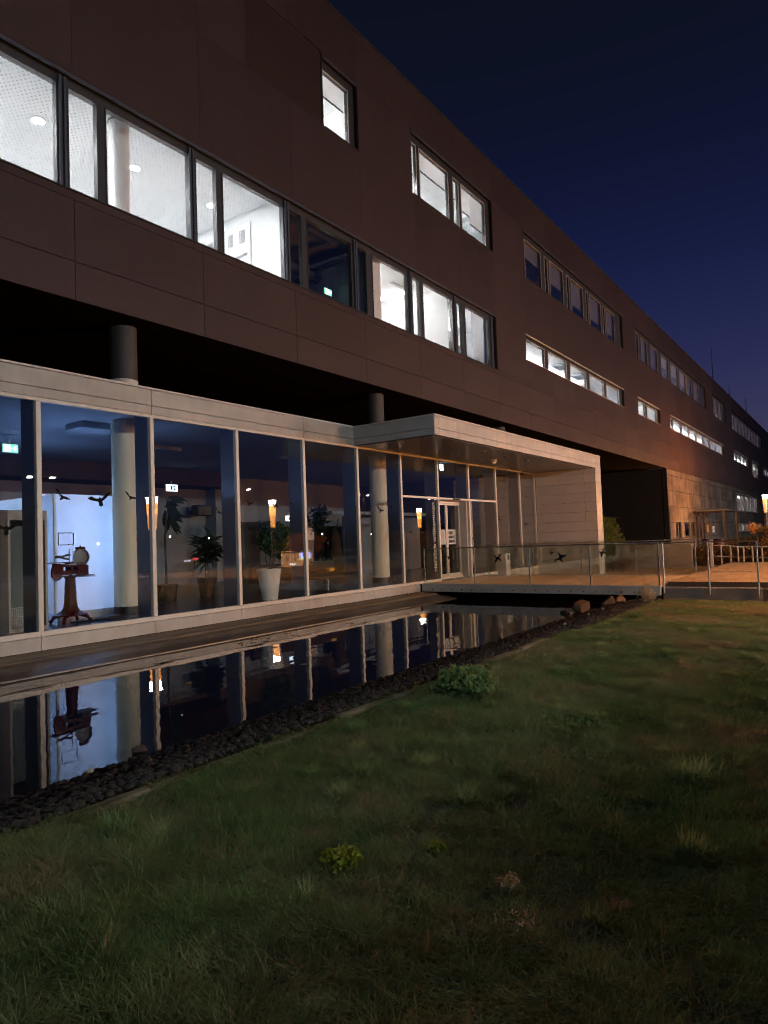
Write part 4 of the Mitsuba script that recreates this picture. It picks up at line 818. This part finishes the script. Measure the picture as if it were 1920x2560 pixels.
# bridge deck
G = 'entrance_bridge'
labels[G] = {'label': 'flat timber-decked bridge with a grey steel edge beam over the pond', 'category': 'bridge'}
for q in range(43):
    y0 = 3.70 + q * .145
    if y0 > 9.9: break
    put(G + '__plank', cbox(15.875, 19.62, y0 + .003, min(y0 + .142, 9.95), -1.275, -1.24 + rng.normal() * .0012, .004), 'mat_deck')
put(G + '__edge_beam', cbox(15.76, 15.87, 3.69, 9.95, -1.45, -1.235, .006), 'mat_galvanised')
put(G + '__edge_beam', cbox(19.625, 19.73, 3.69, 9.95, -1.45, -1.235, .006), 'mat_galvanised')
for q in range(21):
    y = 3.95 + q * .297
    if y > 9.8: break
    put(G + '__bolt', cyl((15.76, y, -1.385), (15.747, y, -1.385), .017, 8), 'mat_dark_bolt')
putm(G + '__joist', ([box(15.9, 19.6, y, y + .1, -1.45, -1.28) for y in (4.0, 5.5, 7.0, 8.5, 9.7)]), 'mat_dark_bolt')
put(G + '__pier', box(15.95, 19.5, 3.70, 3.95, -2.2, -1.45), 'mat_dark_bolt')
def balustrade(x, label, ys, side):
    k = thing('glass_balustrade', label, 'balustrade')
    for a, b in zip(ys[:-1], ys[1:]):
        put(k + '__glass_panel', box(x - .005, x + .005, b + .012, a - .012, -1.22, -.29), 'mat_glass_rail')
    for y in ys: put(k + '__post', cbox(x + .012, x + .026, y - .018, y + .018, -1.42 if side < 0 else -1.3, -.29, .004), 'mat_steel')
    put(k + '__handrail', cyl((x, ys[-1] - .03, -.275), (x, ys[0] + .03, -.275), .017, 14), 'mat_steel', 40)
    return k
balustrade(15.80, 'frameless glass balustrade with steel handrail along the near edge of the bridge', [9.87, 8.32, 6.79, 5.27, 3.72], -1)
balustrade(19.66, 'glass balustrade with steel handrail along the far edge of the bridge', [9.87, 8.32, 6.79, 5.23, 3.67], 1)
for y, z, kd, s, fl, ro, lb in [(7.61, -.57, 2, .14, -1, 0, 'large black swallow sticker on the near glass balustrade by the bin'), (9.09, -.52, 0, .12, 1, 0, 'black bird sticker on the near glass balustrade in front of the door'), (5.97, -.60, 2, .15, 1, 75, 'large black swallow sticker on the near balustrade before the portal wall'), (6.2, -.47, 2, .07, 1, 60, 'small swallow sticker left of the large one before the portal wall'), (4.93, -.47, 2, .11, -1, 20, 'black swallow sticker on the near balustrade beside the portal edge')]:
    g_ = bird(kd, s, fl, ro); g_ = affinity.translate(affinity.scale(g_, -1, 1, origin=(0, 0)), y, z)
    k = thing('bird_sticker', lb, 'bird sticker', 'bird stickers on the bridge glass'); put(k, polyYZ(g_, 15.788, 15.793), 'mat_sticker')
# paving right of the bridge and ramp slab
struct('paving', cat(sheet(19.74, 60, 3.66, 10.0, -1.5), sheet(19.74, 60, -8, 3.66, -1.5)), 'mat_paving')
struct('walkway_slab', cat(cbox(16.3, 25.5, -6.0, 3.66, -1.5, -1.175, .01)), 'mat_paving', 'raised pavement leading off the bridge')
struct('slab_edge', cbox(15.9, 16.02, 1.74, 3.64, -1.55, -1.268, .008), 'mat_concrete', 'pale edge strip in front of the raised pavement')
struct('slab_channel', cbox(16.025, 16.295, 1.3, 3.66, -1.6, -1.30, .01), 'mat_dark_bolt')
struct('slab_riser', box(16.29, 16.298, -6.0, 3.655, -1.31, -1.18), 'mat_dark_bolt')
struct('slab_front', cbox(15.86, 15.90, 1.72, 3.66, -1.62, -1.285, .006), principled('mat_dark_concrete', proc(lambda p, n, uv: mix((.05, .048, .046), (.11, .10, .095), fbm(p.x * 4, p.y * 4, p.z * 4, 3))), .7))
k = thing('cable_railing', 'thin steel post-and-cable railing along the raised pavement edge', 'railing')
for y, zb in ((3.62, -1.4), (2.70, -1.42), (1.77, -1.47)): put(k + '__post', cyl((15.82, y, zb), (15.82, y, -.295), .018, 10), 'mat_steel', 40)
put(k + '__handrail', cyl((15.82, 1.74, -.29), (15.82, 3.65, -.28), .016, 10), 'mat_steel', 40)
for z in (-.62, -.93): put(k + '__cable', cyl((15.82, 1.77, z), (15.82, 3.62, z), .004, 6), 'mat_steel')
# far ramp wall, stair railing, bins
k = thing('ramp_wall', 'low plain concrete wall beyond the bridge', 'wall'); put(k, cat(cbox(28.0, 28.2, 5.34, 8.2, -1.52, -.55, .01)), 'mat_concrete')
k = thing('ramp_railing', 'curved steel ramp railing with three rails beyond the bridge', 'railing')
top = [(26.38, 4.34, -.61), (26.75, 3.82, -.65), (27.01, 3.45, -.70), (27.14, 3.27, -.68), (27.3, 3.03, -.71), (27.6, 2.6, -.73), (28.2, 1.9, -.70)]
for dz in (0, -.38, -.72): put(k + '__rail', tube([(a, b, c + dz) for a, b, c in top], .022, 8), 'mat_steel', 40)
put(k + '__post', cbox(26.33, 26.43, 4.33, 4.43, -1.5, -.42, .01), 'mat_galvanised')
for (a, b, c) in [(26.56, 4.09, -.63), (26.75, 3.82, -.65), (26.9, 3.6, -.68), (27.02, 3.44, -.7), (27.2, 3.18, -.69), (27.4, 2.9, -.72)]: put(k + '__post', cbox(a - .022, a + .022, b - .022, b + .022, -1.5, c, .004), 'mat_galvanised')
put(k + '__kerb', cbox(26.4, 26.5, 3.3, 4.4, -1.5, -1.42, .01), 'mat_concrete')
for q, y in enumerate((5.45, 5.0)):
    kk = thing('litter_bin', ['dark tapered litter bin before the porch, left of two', 'dark tapered litter bin before the porch, right of two'][q], 'bin'); put(kk + '__body', lathe([(0, -1.5), (.14, -1.5), (.19, -.52), (.205, -.5), (.17, -.48), (0, -.48)], (32, y, 0), 22), principled('mat_bin', (.09, .03, .025), .5) if q == 0 else 'mat_bin', 35); put(kk + '__lid', cyl((32, y, -.48), (32, y, -.45), .2, 22), 'mat_black', 40)

# ---------------------------------------------------------------- vegetation
def shrub(key, label, cat_, clouds, mt, stems=None, group=None):
    k = thing(key, label, cat_, group)
    put(k + '__crown', cat(*clouds), mt)
    if stems is not None: putm(k + '__trunk', stems if isinstance(stems, list) else [stems], 'mat_bark')
    return k
shrub('clipped_hedge', 'clipped leafy hedge beside the portal wall in the dark passage', 'hedge', [leaf_cloud(5200, (27.0, 8.9, -.45), (1.5, .75, 1.05), .055, 31, boxy=True), leaf_cloud(4600, (27.9, 8.9, -.3), (1.9, .9, 1.12), .055, 32, .2), leaf_cloud(2600, (30.6, 9.2, -.9), (1.6, .7, .7), .055, 37, .2), leaf_cloud(1100, (26.8, 9.0, .55), (1.25, .7, .38), .05, 36, .1)], 'mat_leaf_hedge', [cyl((x, 9, -1.5), (x, 9, 0), .03, 6) for x in (26, 27, 28, 29.5, 31)])
shrub('garden_hedge', 'dark clipped hedge at the right edge below the street lantern', 'hedge', [leaf_cloud(3600, (28.9, 2.0, -.72), (.7, 1.05, .76), .06, 33, boxy=True)], 'mat_leaf_brown', [cyl((28.9, y, -1.5), (28.9, y, -.3), .03, 6) for y in (1.2, 2.0, 2.8)])
shrub('low_planting', 'brownish low ornamental planting behind the ramp railing', 'plants', [leaf_cloud(2600, (30.5, y, -1.2), (.9, .7, .55), .09, 40 + q, .1, aspect=5) for q, y in enumerate((6.2, 5.2, 4.3, 3.4, 2.6))], 'mat_leaf_brown')
shrub('wall_creeper', 'dry creeper and low shrubs along the foot of the far wall', 'plants', [leaf_cloud(500, (x, 10.0, -1.35), (1.6, .4, .35), .12, 50 + q, .1, aspect=4) for q, x in enumerate((62, 66, 70, 74, 78, 82, 86, 90))], 'mat_leaf_brown')
shrub('portal_grass', 'clump of dry ornamental grass at the foot of the portal wall', 'plant', [leaf_cloud(900, (26.0, 7.6, -1.25), (.8, .5, .4), .1, 60, .1, aspect=6)], 'mat_leaf_brown')
shrub('lantern_branch', 'bare reddish branches with few leaves in front of the lantern post', 'plant', [leaf_cloud(110, (50.3, 5.7, -.1), (1.0, .5, .45), .09, 61, .1)], 'mat_leaf_autumn', cat(tube([(50.9, 5.5, -1.5), (50.6, 5.6, -.4), (49.6, 5.8, .1)], [.03, .02, .01], 6)))
shrub('walkway_hedge', 'low clipped hedge along the walkway behind the camera', 'hedge', [leaf_cloud(9000, (2.2, -1.15, -1.12), (5.4, .32, .44), .05, 75, boxy=True), leaf_cloud(4000, (2.2, -1.15, -1.2), (5.4, .28, .36), .07, 76, boxy=True)], 'mat_leaf_hedge', [cyl((x, -1.15, -1.56), (x, -1.15, -.9), .025, 6) for x in (-2, 0, 2, 4, 6)])
shrub('slim_tree', 'slim yellow-green autumn tree beside the lantern, seen mirrored in the glass', 'tree', [leaf_cloud(2600, (14.35, -1.75, .55), (.62, .6, 1.25), .05, 71, .1), leaf_cloud(700, (14.4, -1.9, 2.0), (.45, .45, .6), .05, 72, .1)], 'mat_leaf_yellow', tube([(14.3, -1.8, -1.55), (14.35, -1.75, 0), (14.4, -1.85, 2.2)], [.06, .045, .01], 8))
shrub('autumn_shrub', 'rounded orange autumn shrub mirrored in the fourth lobby window', 'shrub', [leaf_cloud(4200, (25.0, -2.6, .05), (1.3, .8, .50), .05, 73, .3)], 'mat_leaf_autumn', cyl((25, -2.6, -1.55), (25, -2.6, -.3), .06, 8))
shrub('autumn_hedge', 'orange-brown hedge mirrored beside the entrance door', 'hedge', [leaf_cloud(2600, (35.3, -2.8, -.5), (1.6, .5, 1.0), .06, 74, boxy=True)], 'mat_leaf_autumn', cyl((35.3, -2.8, -1.55), (35.3, -2.8, -.3), .05, 6))
# weeds in the lawn
def weed(x, y, n, rad, h, mt, label, seed, leaf=.03, aspect=1.6):
    k = thing('lawn_weed', label, 'weed'); z = float(lawn_z(x, y))
    put(k, leaf_cloud(n, (x, y, z + h * .5), (rad, rad, h * .62), leaf, seed, .05, aspect=aspect, zmin=z - .02), mt)
weed(5.88, 3.26, 2600, .32, .24, 'mat_weed', 'bushy green weed clump at the kerb in the middle of the lawn edge', 81)
weed(2.52, 2.11, 900, .115, .08, 'mat_weed_yellow', 'bright yellow-green leafy weed in the foreground left of centre', 82, .015)
weed(2.87, 1.78, 300, .05, .07, 'mat_weed_yellow', 'small yellow-green weed in the dry patch near the centre', 83, .013)
weed(2.40, 1.64, 700, .17, .05, 'mat_weed', 'dark leafy weed patch in the lower middle of the lawn', 84, .018)
weed(5.3, 1.9, 700, .45, .05, 'mat_weed_dark', 'wide leafy weed patch in the middle of the lawn', 85, .025)
weed(4.5, 1.5, 420, .24, .05, 'mat_weed_dark', 'leafy weed patch right of the centre of the lawn', 86, .022)
weed(2.46, 1.16, 260, .13, .09, 'mat_weed_dry', 'pale dry flower heads in the lower right of the lawn', 87, .012, 2.5)
weed(2.75, 1.35, 200, .06, .09, 'mat_weed_dry', 'pale dried umbel near the lower centre of the lawn', 88, .012, 2.5)
weed(7.2, 2.6, 400, .36, .055, 'mat_weed_dark', 'leafy weed patch behind the bushy clump', 89, .028)
weed(14.8, 3.75, 420, .18, .4, 'mat_weed_dry', 'dry stalky weed growing up beside the end of the bridge beam', 90, .04, 4)
# grass: patches of blades, instanced over the lawn
def blades(n, ext, lmin, lmax, wd, seed, lean=.6, clump=0):
    g = np.random.default_rng(seed)
    p = g.uniform(-ext, ext, (n, 2))
    if clump:
        c = g.uniform(-ext, ext, (clump, 2)); w_ = g.integers(0, clump, n); p = np.where((g.random(n) < .7)[:, None], c[w_] + g.normal(size=(n, 2)) * .045, p)
    q = np.column_stack([p * 2.1, np.full(n, seed * 1.7)])
    ang = 2 * np.pi * 1.6 * meshkit.noise(q) + g.normal(size=n) * .8
    if clump: 
        d = p - c[w_]; ang = np.where(np.hypot(d[:, 0], d[:, 1]) < .15, np.arctan2(d[:, 1], d[:, 0]) + g.normal(size=n) * .5, ang)
    L = g.uniform(lmin, lmax, n) * (.65 + .7 * meshkit.noise(q * 1.3 + 5))
    le = lean * (.5 + g.random(n))
    d = np.column_stack([np.cos(ang), np.sin(ang)]); s = np.column_stack([-np.sin(ang), np.cos(ang), np.zeros(n)]) * (wd * (.6 + .8 * g.random(n)))[:, None] / 2
    P = []
    for t, k in ((0, 1), (.4, .95), (.75, .7), (1, .08)):
        h = L * (t - .45 * le * t * t * .8); r = L * le * t ** 1.7
        P.append((np.column_stack([p + d * r[:, None], h]), k))
    v = np.concatenate([np.stack([c - s * k, c + s * k], 1) for c, k in P], 1).reshape(-1, 3)
    b = np.arange(n)[:, None] * 8
    f = np.vstack([b + np.array(x) for x in ([0, 1, 3], [0, 3, 2], [2, 3, 5], [2, 5, 4], [4, 5, 7], [4, 7, 6])])
    return trimesh.Trimesh(v, f, process=False)
GR = []
for q in range(3):
    scene['patch_%d' % q] = {'type': 'shapegroup',
        'a': mikit.ply(blades(7500, .58, .035, .085, .0030, 100 + q, 1.1), 'mat_grass', False), 'b': mikit.ply(blades(6000, .58, .04, .115, .0032, 110 + q, .9, 26), 'mat_grass_dark', False), 'c': mikit.ply(blades(1100, .58, .05, .12, .0026, 120 + q, 1.2, 10), 'mat_grass_dry', False)}
g = np.random.default_rng(5)
n_ = 0
for xi in np.arange(-1.4, 15.9, .76):
    for yi in np.arange(-2.6, 3.6, .76):
        x, y = xi + g.normal() * .1, yi + g.normal() * .1
        y = min(y, 3.22); x = min(x, 15.25)
        n_ += 1; s = g.uniform(.85, 1.15)
        scene['lawn_grass__%03d' % n_] = {'type': 'instance', 'to_world': T().translate([x, y, float(lawn_z(x, y)) - .012]).rotate([0, 0, 1], float(g.uniform(0, 360))).scale([1, 1, s]), 'g': {'type': 'ref', 'id': 'patch_%d' % int(g.integers(3))}}
labels['lawn_grass'] = {'label': 'rough unmown lawn grass in the foreground', 'category': 'grass', 'kind': 'stuff'}
def tuft(n, L, seed, mt, wd=.005):
    g = np.random.default_rng(seed); a = g.uniform(0, 6.28, n); L = L * g.uniform(.5, 1, n); le = g.uniform(.25, 1.15, n); p = g.normal(size=(n, 2)) * .03
    d = np.column_stack([np.cos(a), np.sin(a)]); s = np.column_stack([-np.sin(a), np.cos(a), a * 0]) * wd / 2
    P = [(np.column_stack([p + d * (L * le * t ** 1.5)[:, None], L * (t - .42 * le * t * t)]), k) for t, k in ((0, 1), (.4, .95), (.75, .7), (1, .08))]
    v = np.concatenate([np.stack([c - s * k, c + s * k], 1) for c, k in P], 1).reshape(-1, 3); b = np.arange(n)[:, None] * 8
    f = np.vstack([b + np.array(x) for x in ([0, 1, 3], [0, 3, 2], [2, 3, 5], [2, 5, 4], [4, 5, 7], [4, 7, 6])])
    return mikit.ply(trimesh.Trimesh(v, f, process=False), mt, False)
for q, (n, L, mt) in enumerate(((170, .17, 'mat_grass'), (200, .14, 'mat_grass_dark'), (140, .15, 'mat_grass'), (120, .12, 'mat_grass_dry'))):
    scene['tuft_%d' % q] = {'type': 'shapegroup', 'a': tuft(n, L, 200 + q, mt)}
for q in range(240):
    x = g.uniform(.6, 12) ** 1.0; y = g.uniform(-1.2, 3.6)
    s = g.uniform(.5, 1.0); kk = int(g.choice(4, p=[.36, .38, .18, .08]))
    scene['grass_tufts__%03d' % (q + 1)] = {'type': 'instance', 'to_world': T().translate([x, y, float(lawn_z(x, y)) - .01]).rotate([0, 0, 1], float(g.uniform(0, 360))).scale(s), 'g': {'type': 'ref', 'id': 'tuft_%d' % kk}}
labels['grass_tufts'] = {'label': 'longer tufts of grass scattered through the lawn', 'category': 'grass', 'kind': 'stuff'}
for q, (x, y, s, lb) in enumerate([(4.42, .9, 1.5, 'large pale long-bladed grass tussock at the right of the lawn'), (3.45, .72, 1.1, 'pale long-bladed grass tussock nearer the right edge'), (2.15, 3.35, 1.2, 'broad grass tussock at the kerb on the left'), (4.3, 3.4, .9, 'grass tussock at the kerb left of the bushy weed'), (12.2, 3.3, 1.4, 'grass tussock at the corner of the stone bank near the boulders')]):
    k = thing('grass_tussock', lb, 'grass tussock'); scene[k] = {**tuft(260, .17, 230 + q, 'mat_tussock' if q < 2 else 'mat_weed', .005), 'to_world': T().translate([x, y, float(lawn_z(x, y)) - .01]).scale(s)}

# ================================================================ LAMPS OUTSIDE
def lantern(x, y, z0, z1, label, L=1.0, ring=0, wt=2.5, tube_c=(8.0, 2.7, .42)):
    k = thing('street_lantern', label, 'street lamp', 'orange column lanterns')
    def seg(a, b, ra, rb): return cyl((x, y, a), (x, y, b), ra, 24, rb)
    h = z1 - z0; rb, rt = .10, .165
    r = lambda t: rb + (rt - rb) * t
    put(k + '__lamp_glass', seg(z0 + h * .80, z1, r(.80), r(1)), 'mat_white_paint', 40, emit=glow(*[760 * L * c for c in SODIUM], w=wt))
    put(k + '__tube', seg(z0 + h * .45, z0 + h * .799, r(.45), r(.799)), 'mat_white_paint', 40, emit=glow(*tube_c, w=.1))
    put(k + '__lower_tube', seg(z0, z0 + h * .449, r(0), r(.449)), 'mat_white_paint', 40, emit=glow(*[.45 * c for c in tube_c], w=.05))
    rg = lathe([(.168, 0), (.196, 0)], (0, 0, 0), 24); v = np.array(rg.vertices); f = np.array(rg.faces)
    if np.cross(v[f[0, 1]] - v[f[0, 0]], v[f[0, 2]] - v[f[0, 0]])[2] > 0: f = f[:, ::-1]
    if ring: put(k + '__lens_ring', trimesh.Trimesh(v + [x, y, z1 - .003], f, process=False), 'mat_white_paint', emit=glow(*[ring * c for c in SODIUM], w=1.5))
    put(k + '__cap', cyl((x, y, z1), (x, y, z1 + .05), .2, 24, .15), 'mat_dark_frame', 40)
    put(k + '__post', cyl((x, y, ZG - .1), (x, y, z0 - .002), .1, 20, .105), 'mat_dark_frame', 40)
lantern(15.3, -1.4, .70, 1.90, 'glowing orange column lantern mirrored at the second window post', 1.0, 2200)
lantern(21.7, -1.5, .78, 2.0, 'glowing orange column lantern mirrored in the third lobby window', 1.0, 2200)
lantern(34.9, -2.05, .69, 1.89, 'glowing orange column lantern mirrored beside the entrance door', 1.5)
lantern(52.4, 5.2, .95, 2.15, 'glowing orange column lantern standing at the right edge of the picture', 4.5, 0, 6.0, (1.6, .60, .10))
def mast(x, y, label, L=1.0):
    k = thing('floodlight_mast', label, 'street lamp', 'white floodlight masts on the car park')
    put(k + '__pole', cyl((x, y, ZG - .1), (x, y, 4.6), .08, 12, .05), 'mat_galvanised', 40)
    put(k + '__arm', box(x - .75, x + .75, y - .03, y + .03, 4.55, 4.62), 'mat_galvanised')
    m = []
    for s in (-1, 1):
        R = trimesh.transformations.translation_matrix((x + s * .7, y, 4.52)) @ trimesh.transformations.rotation_matrix(math.radians(30), [1, 0, 0])
        hd = cbox(-.2, .2, -.16, .16, .0, .08, .015); hd.apply_transform(R); put(k + '__head', hd, 'mat_dark_frame')
        q_ = quad((-.17, .12, -.004), (.17, .12, -.004), (.17, -.12, -.004), (-.17, -.12, -.004)); q_.apply_transform(R); m.append(q_)
    put(k + '__lens', cat(*m), 'mat_white_paint', emit=glow(*[LED * L * c for c in (.95, 1.0, .98)], w=1.8))
for q, x in enumerate((-11.0, 5.0, 21.0, 37.0, 53.2, 66.3)):
    mast(x, -20.0, ['twin floodlight mast far behind the camera, leftmost of the row', 'twin floodlight mast behind the camera to the left', 'twin white floodlight mast mirrored at the first window post', 'twin white floodlight mast mirrored at the third window post', 'white floodlight mast mirrored beside the second lobby column', 'farthest twin floodlight mast mirrored at the entrance door'][q])
tl = []
for q in range(26): tl.append(leaf_cloud(420, (-10 + q * 6.5, -62 + 3 * math.sin(q * 2.1), 1.2 + 1.5 * math.sin(q * 1.7)), (4.2, 2.5, 3.6), .45, 300 + q, .2))
k = put('tree_line', cat(*tl), 'mat_leaf_dark'); labels[k] = {'kind': 'stuff', 'label': 'dark far tree line beyond the car park behind the camera', 'category': 'trees'}
for q, (x, y, z, c) in enumerate([(40, -45, .6, (1.2, .55, .2)), (44, -45, .6, (1.2, .55, .2)), (52, -50, 1.2, (1, 1, 1)), (58, -50, .9, (1, .9, .7)), (66, -52, 1.4, (1, 1, 1)), (75, -50, 1.0, (1.2, .6, .25)), (84, -52, 1.3, (1, 1, 1)), (30, -48, .8, (1, .9, .7)), (95, -50, 1.0, (1, 1, 1))]):
    k = thing('distant_lamp', 'tiny distant lamp across the car park, mirrored as a point in the lobby glass', 'street lamp', 'distant lamps across the car park')
    put(k + '__pole', cyl((x, y, -1.6), (x, y, z), .05, 6), 'mat_dark_frame'); put(k + '__globe', trimesh.creation.icosphere(1, .13).apply_translation((x, y, z + .1)), 'mat_white_paint', True, emit=glow(*[90 * e for e in c], w=.02))
# advertising board and parked car on the car park, seen mirrored in the lobby glass
k = thing('advert_board', 'brown backlit advertising board with blue and yellow square logos, mirrored in the glass', 'sign')
put(k + '__panel', box(31.0, 33.95, -10.1, -10.0, -1.45, -.45), 'mat_white_paint', emit=glow(1.5, .55, .2))
sq = []
putm(k + '__logo_square', (box(32.6, 33.12, -9.995, -9.985, -1.05, -.52), box(33.3, 33.82, -9.995, -9.985, -1.05, -.52)), 'mat_white_paint', emit=glow(4.5, 3.8, .8))
putm(k + '__logo_field', (box(32.65, 33.07, -9.984, -9.976, -.95, -.57), box(33.35, 33.77, -9.984, -9.976, -.95, -.57)), 'mat_white_paint', emit=glow(.3, .7, 7.0))
def barE(x): return cat(box(x, x + .05, -9.975, -9.968, -.9, -.62), box(x, x + .25, -9.975, -9.968, -.67, -.62), box(x, x + .22, -9.975, -9.968, -.785, -.74), box(x, x + .25, -9.975, -9.968, -.9, -.85))
putm(k + '__logo_letter', (barE(32.74), barE(33.44)), 'mat_white_paint', emit=glow(6., 6., 6.5))
tm = meshkit.text_mesh('SHEDD', .13, .006, True); v = np.array(tm.vertices); tm2 = trimesh.Trimesh(np.stack([31.65 + v[:, 0], -9.99 + v[:, 2], -1.36 + v[:, 1]], 1), np.array(tm.faces)[:, ::-1], process=False)
put(k + '__lettering', tm2, 'mat_white_paint', emit=glow(6., 6., 6.5))
putm(k + '__leg', (box(31.3, 31.4, -10.1, -10.0, -1.6, -1.45), box(33.5, 33.6, -10.1, -10.0, -1.6, -1.45)), 'mat_dark_frame')
k = thing('parked_car', 'dark parked car with lit red tail lamp mirrored in the third lobby window', 'car')
CX, CY, CZ = 26.9, -14.5, ZG - .05
prof = sg.Polygon([(0, .35), (0, .85), (.15, 1.0), (.55, 1.42), (.9, 1.5), (2.1, 1.48), (2.9, 1.05), (3.9, .9), (4.15, .7), (4.2, .35)]).buffer(.06).difference(unary_union([sg.Point(.8, .32).buffer(.36), sg.Point(3.35, .32).buffer(.36)]))
m = trimesh.creation.extrude_polygon(prof, 1.72, engine='earcut'); v = np.array(m.vertices); tap = np.where(v[:, 1] > 1.0, .86, 1.0)
put(k + '__body', trimesh.Trimesh(np.stack([CX + (v[:, 2] - .86) * tap, CY - v[:, 0], CZ + v[:, 1]], 1), m.faces, process=False), principled('mat_car', (.012, .012, .016), .2, clearcoat=1.0))
put(k + '__rear_window', quad((CX - .62, CY - .12, CZ + 1.06), (CX + .62, CY - .12, CZ + 1.06), (CX + .55, CY - .50, CZ + 1.44), (CX - .55, CY - .50, CZ + 1.44)), 'mat_black')
for s in (-1, 1):
    for yy in (.8, 3.35): put(k + '__wheel', cyl((CX + s * .66, CY - yy, CZ + .32), (CX + s * .87, CY - yy, CZ + .32), .32, 20), 'mat_black')
    put(k + '__tail_lamp', box(CX + s * .62 - .2, CX + s * .62 + .2, CY + .06, CY + .08, CZ + .72, CZ + .82), 'mat_red_enamel', emit=glow(6, .1, .15) if s > 0 else None)
put(k + '__licence_plate', box(CX - .26, CX + .26, CY + .06, CY + .075, CZ + .62, CZ + .73), 'mat_white_paint', emit=glow(1.6, 1.9, 2.6))
print('entries', len(scene), 'panels', npan)
